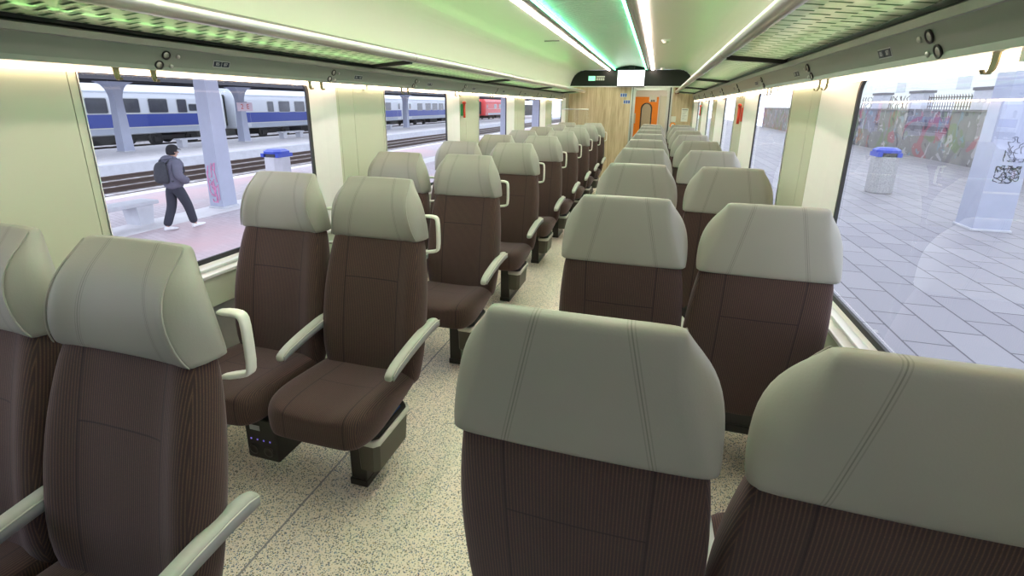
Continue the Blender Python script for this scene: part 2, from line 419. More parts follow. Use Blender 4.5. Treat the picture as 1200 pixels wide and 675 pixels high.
def cushion_mesh():
    lv = [(-.552, .140, .440, .352), (-.545, .172, .458, .338), (-.522, .203, .472, .328), (-.475, .226, .480, .326), (-.41, .236, .481, .332), (-.32, .237, .474, .345), (-.22, .237, .464, .365), (-.13, .234, .458, .385), (-.09, .225, .452, .392)]
    rings = []
    for y, w, zt, zb in lv:
        zm = (zt + zb) / 2
        rings.append(sym([(0, y, zt - .008), (w * .45, y, zt - .006), (w * .70, y, zt + .004), (w * .9, y, zt - .004), (w, y, zt - .035), (w, y, zm - .01), (w * .96, y, zb + .006), (w * .8, y, zb), (0, y, zb)]))
    rings = [[(x - .024, y, z) for x, y, z in r] for r in rings]
    mb = MB(); mb.loft(rings); return mb.mesh('seat_cushion', W['fabric'], 2)
AX = .246
def armrest_meshes():
    st = [(-.437, .586, .010), (-.430, .588, .018), (-.395, .599, .023), (-.30, .616, .025), (-.20, .629, .026), (-.10, .636, .027), (-.05, .636, .027), (-.02, .632, .022), (-.008, .628, .012)]
    rings = []
    for y, z, h in st:
        w = .021 if -.42 < y < -.02 else .016
        rings.append([(AX + a * w, y, z + c * h) for a, c in ((-1, .5), (-.75, .95), (0, 1), (.75, .95), (1, .5), (1, -.5), (.75, -.95), (0, -1), (-.75, -.95), (-1, -.5))])
    rings = [[(x, y + .022, z) for x, y, z in r] for r in rings]; a = MB(); a.loft(rings); am = a.mesh('armrest', W['arm'], 1)
    b = MB()
    pts = [(y + .022, z, h) for y, z, h in st[1:-1]]
    for sg in (1,):
        x0, x1 = AX + sg * .0195, AX + sg * .0232
        b.mat(W['armin']).loft([[(x0, y, z + h * .55), (x1, y, z + h * .5), (x1, y, z - h * .6), (x0, y, z - h * .65)] for y, z, h in pts])
        b.mat(W['cream']).tube([(x1 - .0008, y, z + h * .55) for y, z, h in pts], .0019, 6)
    bm_ = b.mesh('inlay', None)
    return am, bm_
def handle_mesh():
    x0 = .180; yh = .052
    path = [(x0, yh - .01, 1.106), (.232, yh, 1.106), (.247, yh, 1.100), (.253, yh, 1.086), (.253, yh, .968), (.247, yh, .954), (.235, yh, .947), (x0, yh - .03, .947)]
    rings = []
    P = [Vector(p) for p in path]
    for i, p in enumerate(P):
        t = (P[min(i + 1, len(P) - 1)] - P[max(i - 1, 0)]).normalized(); nrm = Vector((t.z, 0, -t.x)).normalized()
        rings.append([tuple(p + nrm * a * .0075 + Vector((0, c * .014, 0))) for a, c in ((1, .6), (.6, 1), (-.6, 1), (-1, .6), (-1, -.6), (-.6, -1), (.6, -1), (1, -.6))])
    mb = MB(); mb.loft(rings); return mb.mesh('grab_handle', W['cream'], 1)
def base_mesh():
    mb = MB(); mb.box(-.205, .150, -.43, -.09, .305, .350, .012); mb.box(-.205, .150, -.16, -.085, .345, .42, .01); mb.box(-.240, .07, -.28, -.18, .258, .308, .008)
    return mb.mesh('seat_base', W['dark'])
def leg_mesh():
    mb = MB(); mb.box(.0, .076, -.352, -.07, .03, .31, .006); mb.box(-.004, .080, -.358, -.04, 0, .032, .004); return mb.mesh('leg', W['legm'])
def bracket_mesh(x1):
    mb = MB(); mb.box(-x1, -.19, -.30, -.20, .26, .31, .006); mb.box(-x1, -x1 + .012, -.34, -.14, .16, .40, .004); return mb.mesh('wall_bracket', W['legm'])
def socket_meshes():
    mb = MB(); mb.box(.045, .205, -.44, -.28, .10, .302, .008)
    b = []
    for k in range(2): f = MB(); f.lathe([(.020, 0), (.024, -.004), (.018, -.005), (.016, .004)], (.085 + k * .075, -.441, .15), 'y', 18); b.append(f.mesh('socket', W['legm']))
    for k in range(4): f = MB(); f.box(.071 + k * .032, .077 + k * .032, -.4425, -.4405, .196, .202); b.append(f.mesh('indicator_light', W['ledb']))
    f = MB(); f.box(.075, .125, -.4425, -.4405, .245, .268); b.append(f.mesh('socket_sticker', W['silver']))
    return mb.mesh('socket_box', W['dark']), b

P0 = 1.0552
hm, tips = headrest_mesh()
am, ai = armrest_meshes(); so, sp_ = socket_meshes()
def make_seat(loc, label, window, handle, bx=.31):
    t = thing('train_seat', label, 'train seat', loc, 0, 'train seats in paired rows')
    link('seat_cushion', CM, t); link('backrest', BM_, t)
    h = link('headrest', hm, t); h['label'] = 'grey-green vinyl headrest with side wings'; [link('piping', q, h) for q in PM]
    a = link('armrest', am, t); link('inlay', ai, a)
    if not handle: a.location = (-.024, -.115, 0)
    if handle: link('grab_handle', HM, t)['label'] = 'cream grab handle'
    link('seat_base', SB, t)
    if window:
        link('wall_bracket', bracket_mesh(bx), t)
        s = link('socket_box', so, t); [link(q.name.split('.')[0], q, s) for q in sp_]
    else: link('leg', LM, t)
    return t
CM = cushion_mesh(); BM_ = backrest_mesh(); PM = [piping_mesh(tips, q) for q in (1, -1)]; HM = handle_mesh(); SB = base_mesh(); LM = leg_mesh()
def seat_label(face, window, k, n):
    side = 'by the window' if window else 'on the aisle'
    row = {0: 'nearest row to the camera', n - 1: 'last row before the end wall'}.get(k, ORD[k] + ' row from the camera')
    if face: return f'brown seat facing the camera, {side}, {row}'
    return f'brown seat seen from behind, {side}, {row}'
for face in (1, 0):
    for win in (0, 1):
        first = None
        for k in range(9):
            if face: loc = (-.99 if win else -.502, .760 + k * P0, 0); rz = 0
            else: loc = (1.0303 if win else .5419, .712 + k * P0, 0); rz = PI
            lab = seat_label(face, win, k, 9)
            if first is None:
                first = make_seat(loc, lab, win, face, .31 if face else .27); first.rotation_euler.z = rz
            else: dup(first, loc, rz, lab)

# litter bins hung on the aisle legs of the seats that face the camera
def make_bin(loc, label):
    t = thing('litter_bin', label, 'litter bin', loc, 0, 'litter bins under the seats')
    mb = MB(); ring = lambda x0, x1, y0, y1, z: [(x0 + .01, y0, z), (x1 - .02, y0, z), (x1, y0 + .02, z), (x1, y1 - .02, z), (x1 - .02, y1, z), (x0 + .01, y1, z), (x0, y1 - .01, z), (x0, y0 + .01, z)]
    mb.loft([ring(.083, .160, -.405, -.175, .125), ring(.081, .168, -.415, -.165, .135), ring(.080, .176, -.42, -.155, .285)], smooth=False)
    mb.build('bin_body', W['binm'], t)
    r = MB(); r.loft([ring(.079, .180, -.426, -.152, .262), ring(.078, .183, -.43, -.15, .287), ring(.080, .180, -.426, -.153, .293), ring(.09, .17, -.415, -.165, .286)], caps=False)
    r.build('bin_liner', W['liner'], t)['label'] = 'crumpled clear plastic liner'
    l = MB(); l.loft([ring(.080, .172, -.395, -.157, .286), ring(.082, .170, -.39, -.157, .300), ring(.086, .166, -.385, -.160, .306)], smooth=False)
    lo = l.build('bin_lid', W['dark'], t)
    s = MB(); s.mat(W['bluest']).box(.092, .160, -.29, -.20, .3055, .3068)
    s.mat(W['silver']).box(.100, .150, -.282, -.276, .3066, .3074); s.mat(W['silver']).box(.100, .152, -.212, -.207, .3066, .3074)
    s.mat(W['paper']).lathe([(.013, 0), (.013, .0008)], (.126, -.232, .3066), 'z', 14); s.mat(W['paper']).box(.108, .134, -.27, -.238, .3066, .3074); s.mat(W['paper']).box(.134, .150, -.262, -.25, .3066, .3074)
    so_ = s.build('bin_sticker', None, lo); so_['label'] = 'blue sticker with a white litter pictogram'
    return t
b0 = None
for k in range(9):
    loc = (-.502, .772 + k * P0, 0)
    lab = 'dark litter bin hung on the leg of the ' + ORD[k] + ' aisle seat facing the camera'
    if b0 is None: b0 = make_bin(loc, lab)
    else: dup(b0, loc, 0, lab)

# ------------------------------------------------------------------ coach shell
Y0, Y1 = -1.1, 11.1
XI, XO = 1.30, 1.40
fl = MB(); fl.box(-1.42, 1.42, Y0, 13.6, -.06, 0); struct(fl.build('floor', W['floor']))
for i, x in enumerate((-.629, .62)):
    g = MB(); g.box(x - .004, x + .004, Y0, Y1, -.001, .0012); struct(g.build('trim_%d' % (i + 1), W['sleep']))
ZB, ZT = .80, 1.725       # opening in the inner lining
open_l = [1.257 + 2.003 * k for k in range(-1, 5)]
open_r = [.968 + 2.0 * k for k in range(-1, 5)]
OPW = {-1: 1.43, 1: 1.50}
def side_wall(sg, opens):
    mb = MB(); w = OPW[sg]
    X = lambda a: sg * a
    def bx(a0, a1, y0, y1, z0, z1, bev=.0): mb.box(min(X(a0), X(a1)), max(X(a0), X(a1)), y0, y1, z0, z1, bev)
    mb.mat(W['wall'])
    # lower lining, with a shadow groove at 0.64
    bx(XI, XO, Y0, Y1, .645, ZB); bx(XI, XO, Y0, Y1, ZT, 2.0)
    mb.mat(W['satin']); bx(XI + .012, XO, Y0, Y1, 0, .638); mb.mat(W['rubber']); bx(XI + .02, XO, Y0, Y1, .63, .65)
    edges = []
    prev = Y0
    for a in opens:
        if a > prev: edges.append((prev, a))
        prev = a + w
    edges.append((prev, Y1))
    for y0, y1 in edges:
        mb.mat(W['wall'])
        ym = y0 + (y1 - y0) * (.33 if sg < 0 else .3)
        cuts = [y0, y0 + (.028), ym if y1 - y0 > .3 else None, y1 - .028, y1] if y1 - y0 > .2 else [y0, y1]
        cuts = [c for c in cuts if c is not None]
        for c0, c1 in zip(cuts[:-1], cuts[1:]): bx(XI, XO, c0 + .0015, c1 - .0015, ZB - .001, ZT + .001)
        mb.mat(W['rubber']); bx(XI + .008, XO - .01, y0 + .004, y1 - .004, ZB, ZT)
    o = mb.build('wall_left' if sg < 0 else 'wall_right', None); struct(o); return o
side_wall(-1, open_l); side_wall(1, open_r)

def rrect(y0, y1, z0, z1, r, n=6):
    pts = []
    for cy, cz, a0 in ((y1 - r, z1 - r, 0), (y0 + r, z1 - r, 90), (y0 + r, z0 + r, 180), (y1 - r, z0 + r, 270)):
        for i in range(n + 1):
            a = math.radians(a0 + 90 * i / n); pts.append((cy + r * math.cos(a), cz + r * math.sin(a)))
    return pts
def window(sg, a, idx):
    w = OPW[sg]; far = 1.245 if sg < 0 else 1.265
    gy0, gy1, gz0, gz1 = a - .03, a + far, .850, 1.695
    xg = 1.37
    o0 = rrect(a, a + w, ZB, ZT, .012); o1 = rrect(a + .004, a + w - .004, ZB + .004, ZT - .004, .012)
    g0 = rrect(gy0 - .012, gy1 + .012, gz0 - .012, gz1 + .01, .075); g1 = rrect(gy0 + .012, gy1 - .012, gz0 + .012, gz1 - .004, .065)
    ring = lambda p, x: [(sg * x, y, z) for y, z in p]
    mb = MB(); mb.loft([ring(o0, XI - .004), ring(o1, XI - .004), ring(rrect(a + .02, gy1 + .10 if w > 1 else 0, ZB + .02, ZT - .01, .05), XI + .03), ring(g0, xg - .012), ring(g0, xg)], caps=False, smooth=False)
    # sill ledges
    x0, x1 = sorted((sg * (XI - .012), sg * (XI + .03))); mb.box(x0, x1, a + .01, a + w - .01, ZB - .012, ZB + .004, .003)
    x0, x1 = sorted((sg * (XI + .012), sg * (XI + .045))); mb.box(x0, x1, a + .03, a + w - .05, ZB + .016, ZB + .03, .003)
    root = struct(mb.build('window_%d' % idx, W['white']))
    gk = MB(); gk.loft([ring(g0, xg - .013), ring(g1, xg - .016), ring(g1, xg - .004)], caps=False, smooth=False); gk.build('gasket', W['rubber'], root)
    gl = MB(); gl.loft([ring(rrect(gy0 - .005, gy1 + .005, gz0 - .005, gz1, .07), xg - .006), ring(rrect(gy0 - .005, gy1 + .005, gz0 - .005, gz1, .07), xg - .0055)], smooth=False)
    p = gl.mesh('glass', W['glass'])
    # keep one single sheet of the pane (thin architectural glass)
    bmv = bmesh.new(); vs = [bmv.verts.new(q) for q in ring(rrect(gy0 - .005, gy1 + .005, gz0 - .005, gz1, .07), xg - .006)]; bmv.faces.new(vs)
    me = bpy.data.meshes.new('glass'); bmv.to_mesh(me); bmv.free(); me.materials.append(W['glass']); bpy.data.meshes.remove(p)
    link('glass', me, root)
n = 1
for a in open_l: window(-1, a, n); n += 1
for a in open_r: window(1, a, n); n += 1

# ceiling
prof = [(1.30, 1.90), (1.283, 1.98), (1.262, 2.06), (1.235, 2.13), (1.215, 2.168), (1.19, 2.205), (1.163, 2.234), (1.13, 2.26), (1.097, 2.280), (1.06, 2.295), (1.017, 2.306), (.97, 2.311), (.85, 2.314), (.70, 2.315), (.472, 2.314), (.472, 2.34), (.40, 2.345)]
mb = MB()
for sg in (-1, 1):
    mb.mat(W['ceil']).extr_y([(sg * x, z) for x, z in prof], Y0, Y1, smooth=False)
    mb.mat(W['satin']).extr_y([(sg * x, z) for x, z in ((.43, 2.345), (.43, 2.312), (.365, 2.305), (.365, 2.345), (.36, 2.40))], Y0, Y1)
mb.mat(W['ceil']).quad((-.40, Y0, 2.41), (.40, Y0, 2.41), (.40, Y1, 2.41), (-.40, Y1, 2.41))
co = struct(mb.build('ceiling', None))
for f in co.data.polygons: f.use_smooth = abs(f.normal.z) < .995 and f.area > .5
rb = MB(); yy = Y0; rings = []
xs = [-.325 + .65 * i / 12 for i in range(13)]
arch = lambda x: 2.330 + .062 * (1 - (x / .325) ** 2)
while yy < Y1 - .1:
    for dy, dz in ((0, 0), (.062, 0), (.066, .008), (.078, .008)): rings.append([(x, yy + dy, arch(x) + dz) for x in xs])
    yy += .082
rb.loft(rings, False, False, False); struct(rb.build('trim_3', W['rib']))
# small ceiling detectors and a vent slot
for i, y in enumerate((6.25, 10.6)):
    t = thing('smoke_detector', ('round white smoke detector on the ceiling nearer the camera', 'round white smoke detector on the ceiling beside the end wall')[i], 'smoke detector', (.64, y, 2.316), 0, 'smoke detectors on the ceiling')
    mb = MB(); mb.lathe([(.05, 0), (.05, -.014), (.036, -.02)], (0, 0, 0), 'z', 24); mb.build('base_plate', W['white'], t)
    mb = MB(); mb.lathe([(.034, -.019), (.032, -.036), (.015, -.042)], (0, 0, 0), 'z', 24); mb.build('sensor_cap', W['cream'], t)
vn = MB(); vn.box(-.75, -.57, 6.05, 6.075, 2.305, 2.316, .002); tag(vn.build('ceiling_vent', W['satin']), 'narrow slot vent in the ceiling panel beside the long white lamp', 'vent')

# ceiling lamps
LY0 = .15
for i, sg in enumerate((-1, 1)):
    where = 'over the seats facing the camera' if sg < 0 else 'over the seats seen from behind'
    t = thing('ceiling_lamp', 'long white light strip along the ceiling ' + where, 'light strip', (0, 0, 0), 0, 'white light strips')
    mb = MB(); mb.box(min(sg * .433, sg * .468), max(sg * .433, sg * .468), LY0, Y1 - .01, 2.302, 2.318); mb.build('diffuser', W['lampw'], t)
    mb = MB(); mb.box(min(sg * .431, sg * .470), max(sg * .431, sg * .470), Y0 + .04, Y1 - .005, 2.318, 2.338); mb.build('housing', W['satin'], t)
    t = thing('green_light_strip', 'glowing green light strip beside the ribbed ceiling, ' + where, 'light strip', (0, 0, 0), 0, 'green light strips')
    mb = MB(); mb.box(min(sg * .306, sg * .328), max(sg * .306, sg * .328), LY0, Y1 - .15, 2.304, 2.310); mb.build('diffuser', W['lampg'], t)
    mb = MB(); mb.box(min(sg * .329, sg * .362), max(sg * .329, sg * .362), Y0 + .04, Y1 - .14, 2.304, 2.345); mb.build('housing', W['satin'], t)

# ------------------------------------------------------------------ luggage racks, valances, lights over the windows
for sg in (-1, 1):
    where = 'over the seats facing the camera' if sg < 0 else 'over the seats seen from behind'
    t = thing('luggage_rack', 'long luggage rack with metal tube edge, ' + where, 'luggage rack', (0, 0, 0), 0, 'luggage racks')
    mb = MB(); mb.tube([(sg * .957, Y0 + .01, 1.868), (sg * .957, 11.02, 1.868)], .030, 20); mb.build('tube', W['alum'], t)
    cr = MB()
    for k in range(6): cr.tube([(sg * .957, .79 - 2.28 + k * 2.28 - .004, 1.868), (sg * .957, .79 - 2.28 + k * 2.28 + .004, 1.868)], .0308, 20)
    cr.build('joint_ring', W['satin'], t)
    for k in range(6):
        y0 = max(Y0 + .01, .79 - 2.28 + k * 2.28 - 2.28 + 2.28); y1 = min(11.0, y0 + 2.24)
        p = MB(); a, c = sorted((sg * .972, sg * 1.246))
        p.loft([[(sg * .975, y0, 1.848), (sg * 1.246, y0, 1.822), (sg * 1.246, y0, 1.828), (sg * .975, y0, 1.854)], [(sg * .975, y1, 1.848), (sg * 1.246, y1, 1.822), (sg * 1.246, y1, 1.828), (sg * .975, y1, 1.854)]], smooth=False)
        p.build('shelf_plate', W['slot'], t)
    for k in range(6):
        y = .79 - 2.28 + k * 2.28 - .018
        p = MB(); p.loft([[(sg * .96, yy, 1.825), (sg * 1.27, yy, 1.800), (sg * 1.27, yy, 1.83), (sg * .96, yy, 1.85)] for yy in (y - .016, y + .016)], smooth=False); p.build('bracket', W['dark'], t)
    # valance
    v = MB(); v.mat(W['valance']).extr_y([(sg * x, z) for x, z in ((1.262, 1.69), (1.27, 1.687), (1.236, 1.772))], Y0, Y1 - .9)
    v.mat(W['satin']).extr_y([(sg * x, z) for x, z in ((1.236, 1.772), (1.230, 1.774), (1.232, 1.797), (1.245, 1.803), (1.30, 1.803))], Y0, Y1 - .9)
    v.mat(W['valance']).extr_y([(sg * x, z) for x, z in ((1.262, 1.69), (1.262, 1.71), (1.30, 1.74))], Y0, Y1 - .9)
    v.mat(W['header']).extr_y([(sg * x, z) for x, z in ((1.24, 1.803), (1.262, 1.812), (1.262, 1.835), (1.30, 1.84))], Y0, Y1 - .9)
    vo = struct(v.build('trim_%d' % (4 if sg < 0 else 5), None))
    # warm strip under the valance
    t2 = thing('window_light_strip', 'warm light strip under the panel above the windows, ' + where, 'light strip', (0, 0, 0), 0, 'warm light strips over the windows')
    x0, x1 = sorted((sg * 1.272, sg * 1.296))
    ys = [.12] + [a_ for a_ in ((1.19, 3.2, 5.2, 7.2, 9.2) if sg > 0 else (1.0, 3.0, 5.0, 7.0, 9.0))] + [Y1 - .95]
    for ya, yb in zip(ys[:-1], ys[1:]):
        d = MB(); d.box(x0, x1, ya + .01, yb - .01, 1.668, 1.690, .004); d.build('diffuser', W['lampv'], t2)
    e = MB()
    for ya in ys: e.box(x0 - .002, x1 + .002, ya - .01, ya + .01, 1.664, 1.692)
    e.build('end_cap', W['cream'], t2)
    # green light laid along the back of the rack, shining up the ceiling curve
    t3 = thing('rack_light_strip', 'green light strip along the back of the luggage rack ' + where, 'light strip', (0, 0, 0), 0, 'green rack light strips')
    x0, x1 = sorted((sg * 1.272, sg * 1.294)); d = MB(); d.box(x0, x1, Y0 + .05, Y1 - .1, 1.846, 1.858); d.build('diffuser', W['lampr'], t3)
    x0, x1 = sorted((sg * 1.228, sg * 1.298)); h = MB(); h.box(x0, x1, Y0 + .04, Y1 - .09, 1.838, 1.846); h.build('housing', W['alum'], t3)

tilt = math.atan2(.034, .085)
def vmat(sg, y, z):
    """frame on the valance face: local x along the coach, local y up, local z out of the face"""
    x = 1.27 - (z - 1.687) * .4
    nrm = Vector((-sg * math.cos(tilt), 0, -math.sin(tilt))); up = Vector((-sg * math.sin(tilt), 0, math.cos(tilt))); r = up.cross(nrm)
    return Matrix(((r.x, up.x, nrm.x, sg * x), (r.y, up.y, nrm.y, y), (r.z, up.z, nrm.z, z), (0, 0, 0, 1)))
def lampset_meshes():
    ring = MB(); ring.lathe([(.013, 0), (.0175, .001), (.018, .005), (.014, .006), (.0125, .003)], (0, 0, 0), 'z', 20)
    lens = MB(); lens.lathe([(.0125, .001), (.012, .0035), (.006, .005)], (0, 0, 0), 'z', 20)
    but = MB(); but.lathe([(.008, 0), (.008, .003), (.006, .005)], (0, 0, 0), 'z', 14)
    return ring.mesh('lamp_ring', W['dark']), lens.mesh('lens', W['alum']), but.mesh('button', W['alum'])
lr, ll, lb = lampset_meshes()
nums = [(85 - 4 * k) for k in range(9)]
for sg in (-1, 1):
    for k in range(9):
        y = (1.545 if sg < 0 else 1.49) + k * (P0 if sg < 0 else 1.035)
        if y > 10: continue
        side = 'facing it' if sg < 0 else 'seen from behind'
        t = thing('reading_light', f'round reading lights, {ORD[k]} pair from the camera above seats {side}', 'reading light', (0, 0, 0), 0, 'reading lights on the panel over the windows')
        t.matrix_world = vmat(sg, y, 1.729)
        d = 1 if sg < 0 else -1
        for dy, dz in ((.012, .020), (-.012, -.020)):
            r = link('lamp_ring', lr, t); r.location = (-sg * dy, dz, 0)
            l = link('lens', ll, r)
            b = link('button', lb, t); b.location = (-sg * (dy + .052), dz - .002, 0)
        p = thing('seat_number_plate', f'navy seat number plate, {ORD[k]} from the camera above seats {side}', 'number plate', (0, 0, 0), 0, 'seat number plates over the windows')
        p.matrix_world = vmat(sg, y + (.275 if k == 0 or sg < 0 else .22), 1.733)
        f = MB(); f.box(-.043, .043, -.014, .014, 0, .0015); f.build('plate_frame', W['silver'], p)
        for q in (-1, 1):
            f = MB(); f.box(q * .021 - .0195, q * .021 + .0195, -.0115, .0115, .0012, .0025)
            po = f.build('plate', W['navy'], p)
            if k < 4: text_mesh('digits', str(nums[k] + (0 if q < 0 else 2)), .019, W['silver'], Matrix.Translation((q * .021, 0, .0028)), po)
    # coat hooks under the valance
    for k in range(9):
        for j, dy in enumerate((0, .14 if k == 0 else .10)):
            y = (1.372 if sg < 0 else 1.27) + k * 1.05 + dy
            if sg > 0 and k == 0 and j == 1: continue
            if y > 10: continue
            t = thing('coat_hook', f'metal coat hook, {("nearer", "farther")[j]} of {ORD[k]} pair from the camera, above seats {("facing it" if sg < 0 else "seen from behind")}', 'coat hook', (sg * 1.27, y, 1.688), 0, 'coat hooks over the windows')
            m_ = MB(); m_.box(-.003, .003, -.011, .011, -.004, .006, .001); m_.build('mount', W['hook'], t)
            m_ = MB()
            rings = []
            for (px_, pz_, ww_) in ((0, 0, .012), (0, -.018, .011), (-sg * .002, -.034, .009), (-sg * .008, -.043, .007), (-sg * .015, -.042, .0065), (-sg * .019, -.034, .0065)):
                rings.append([(px_ - .002, -ww_, pz_), (px_ + .002, -ww_, pz_), (px_ + .002, ww_, pz_), (px_ - .002, ww_, pz_)])
            m_.loft(rings, smooth=False); m_.build('hook', W['hook'], t)

# emergency hammers on the piers
def hammer(sg, y, label, holder):
    t = thing('emergency_hammer', label, 'emergency hammer', (sg * (XI - .001), y, 1.44), 0, 'emergency hammers')
    s = -sg
    f = MB(); f.box(min(0, s * .012), max(0, s * .012), -.032, .032, .02, .135, .004); f.build('holder', W[holder], t)
    f = MB(); f.tube([(s * .028, 0, .0), (s * .028, 0, .06), (s * .028, 0, .135)], [.012, .011, .012], 12); f.build('handle', W['red'], t)
    f = MB(); f.tube([(s * .028, -.034, .148), (s * .028, -.016, .148), (s * .028, .016, .148), (s * .028, .034, .148)], [.007, .016, .016, .007], 12); f.build('head', W['red'], t)
hammer(-1, 4.76, 'red emergency hammer on a green holder, between the windows onto the train', 'green')
hammer(1, 4.52, 'red emergency hammer on the pier between windows above the seats seen from behind', 'red')
hammer(1, 8.52, 'small red emergency hammer on the pier nearest the end wall', 'green')

# ------------------------------------------------------------------ end wall, vestibule
E0, E1 = .085, .835        # doorway
mb = MB(); mb.box(-1.32, E0 - .03, Y1, Y1 + .05, 0, 1.972); mb.box(E1 + .03, 1.32, Y1, Y1 + .05, 0, 1.972)
struct(mb.build('wall_end', W['wood']))
# black header above, following the ceiling curve
pr = [(1.283, 1.98), (1.262, 2.06), (1.235, 2.13), (1.19, 2.205), (1.13, 2.26), (1.06, 2.295), (.97, 2.311)]
ringp = [(x, z) for x, z in pr] + [(-x, z) for x, z in pr[::-1]]
hd = MB(); hd.loft([[(x, Y1 - .02, z) for x, z in ringp], [(x, Y1 + .05, z) for x, z in ringp]], smooth=False); hd.mat(W['header'])
struct(hd.build('trim_6', W['header']))
mb = MB(); mb.mat(W['header']).box(-.5, .5, Y1 - .02, Y1 + .05, 2.30, 2.42); struct(mb.build('trim_8', None))
mb = MB(); mb.box(-1.30, 1.30, Y1 - .03, Y1 + .02, 1.963, 1.983, .003); struct(mb.build('trim_7', W['white']))
# sliding door frame
mb = MB(); mb.mat(W['alum'])
for x0, x1 in ((E0 - .045, E0 - .012), (E0 + .0, E0 + .05), (E1 - .05, E1), (E1 + .028, E1 + .06)): mb.box(x0, x1, Y1 - .012, Y1 + .06, 0, 1.962, .004)
mb.mat(W['rubber']); mb.box(E0 - .012, E0, Y1 - .006, Y1 + .05, 0, 1.962); mb.box(E1, E1 + .028, Y1 - .006, Y1 + .05, 0, 1.962)
mb.mat(W['alum']); mb.box(E0 + .05, E1 - .05, Y1, Y1 + .05, 1.90, 1.962)
d = struct(mb.build('door_1', None))
g = MB(); g.quad((E0 + .05, Y1 + .03, .02), (E1 - .05, Y1 + .03, .02), (E1 - .05, Y1 + .03, 1.90), (E0 + .05, Y1 + .03, 1.90)); g.build('glass', W['clear'], d)
# vestibule beyond
V1 = 13.1
mb = MB(); mb.mat(W['wall']); mb.box(-.45, -.40, Y1 + .05, V1, 0, 2.3); mb.box(1.28, 1.33, Y1 + .05, V1, 0, 2.3)
mb.mat(W['white']); mb.box(-.45, 1.33, V1, V1 + .05, 0, 2.3); mb.mat(W['ceil']); mb.box(-.45, 1.33, Y1 + .05, V1, 2.16, 2.2)
struct(mb.build('wall_vestibule', None))
t = thing('vestibule_fill_lamp', 'unseen round lamp added to brighten the vestibule beyond the end door', 'lamp', (.62, 12.1, 2.16))  # added lamp, out of view, that brightens the orange door
f = MB(); f.lathe([(.10, 0), (.10, -.012), (.085, -.015)], (0, 0, 0), 'z', 24); f.build('rim', W['alum'], t)
f = MB(); f.lathe([(.083, -.013), (.07, -.02)], (0, 0, 0), 'z', 24); f.build('diffuser', emis('vestibule_fill_light', (1, .86, .68), 230), t)
# orange door with arched window
t = thing('orange_door', 'bright orange vestibule door with a tall arched window, beyond the end wall', 'door', (0, V1 - .002, 0))
ap = [(.20, .55)] + [(.34 + .14 * math.cos(math.radians(a)), 1.52 + .14 * math.sin(math.radians(a))) for a in range(180, -1, -15)] + [(.48, .55)]
f = MB(); f.box(.02, .62, -.03, 0, .02, 1.80, .005); dl = f.build('door_leaf', W['orange'], t)
f = MB(); f.loft([[(x, -.045, z) for x, z in ap], [(x, -.030, z) for x, z in ap]], smooth=False); wf = f.build('window_frame', W['rubber'], t)
ap2 = [(.34 + (x - .34) * .78, .55 + (z - .55) * .965 + .012) for x, z in ap]
f = MB(); f.loft([[(x, -.048, z) for x, z in ap2], [(x, -.044, z) for x, z in ap2]], smooth=False); f.build('window_pane', simple('greige_window_pane', (.46, .40, .30), .25), wf)
f = MB(); f.box(.055, .085, -.05, -.03, 1.15, 1.40, .004); f.build('door_handle', W['alum'], t)
t = thing('cream_board', 'tall cream board beside the orange door, seen through the end doorway', 'board', (0, V1 - .002, 0)); f = MB(); f.box(.66, .98, -.025, 0, .05, 1.82, .005); f.build('board', W['cream'], t); f = MB(); f.box(.645, .66, -.035, 0, .02, 1.84, .002); f.build('edge_strip', W['alum'], t)
t = thing('door_notice', 'small white notice above the orange door window', 'sign', (0, V1 - .032, 0)); f = MB(); f.box(.39, .57, -.004, 0, 1.68, 1.84); f.build('sheet', W['paper'], t); f = MB()
for i in range(3): f.box(.43 + i * .035, .455 + i * .035, -.006, -.003, 1.68, 1.73)
f.build('print', W['navy'], t)
# information screen
t = thing('information_screen', 'white lit information screen at the top of the end wall', 'screen', (.02, Y1 - .16, 0))
f = MB(); f.box(-.285, .285, .0, .05, 1.965, 2.31, .01); f.build('casing', W['dark'], t)
f = MB(); f.box(-.272, .272, -.004, .002, 1.985, 2.295); f.build('display', W['screen'], t)
f = MB(); f.mat(W['silver']).box(.02, .20, -.0055, -.003, 2.005, 2.018); f.box(-.25, -.235, -.0055, -.003, 2.015, 2.03); f.build('display_print', None, t)
f = MB(); f.box(-.10, .10, .05, .16, 2.12, 2.2); f.box(-.06, .06, .02, .10, 2.3, 2.42); f.build('mount', W['dark'], t)
t = thing('destination_display', 'small lit green display on the black panel above the end wall', 'display', (0, Y1 - .022, 0))
f = MB(); f.box(-.90, -.52, -.008, 0, 2.07, 2.21, .003); f.build('casing', W['header'], t)
f = MB(); f.box(-.885, -.74, -.0105, -.007, 2.095, 2.19); f.build('green_field', W['signg'], t)
f = MB(); f.box(-.72, -.535, -.0105, -.007, 2.165, 2.188); 
for i in range(6): f.box(-.72 + i * .031, -.70 + i * .031, -.0105, -.007, 2.10, 2.15)
f.build('text_field', W['signw'], t)
for i, (x0, x1, z0, z1, lb_) in enumerate(((-.185, -.045, 1.757, 1.84, 'upper blue pictogram sticker on the oak end wall beside the doorway'), (-.11, .03, 1.62, 1.70, 'lower blue pictogram sticker on the oak end wall beside the doorway'))):
    t = thing('pictogram_sticker', lb_, 'sticker', (0, Y1 - .001, 0), 0, 'blue pictogram stickers'); f = MB(); f.box(x0, x1, -.002, 0, z0, z1); f.build('sheet', W['silver'], t)
    f = MB(); w_ = (x1 - x0) / 3
    for q in range(3): f.box(x0 + q * w_ + .006, x0 + (q + 1) * w_ - .006, -.0035, -.001, z0 + .008, z1 - .008)
    f.build('print', W['bluest'], t)
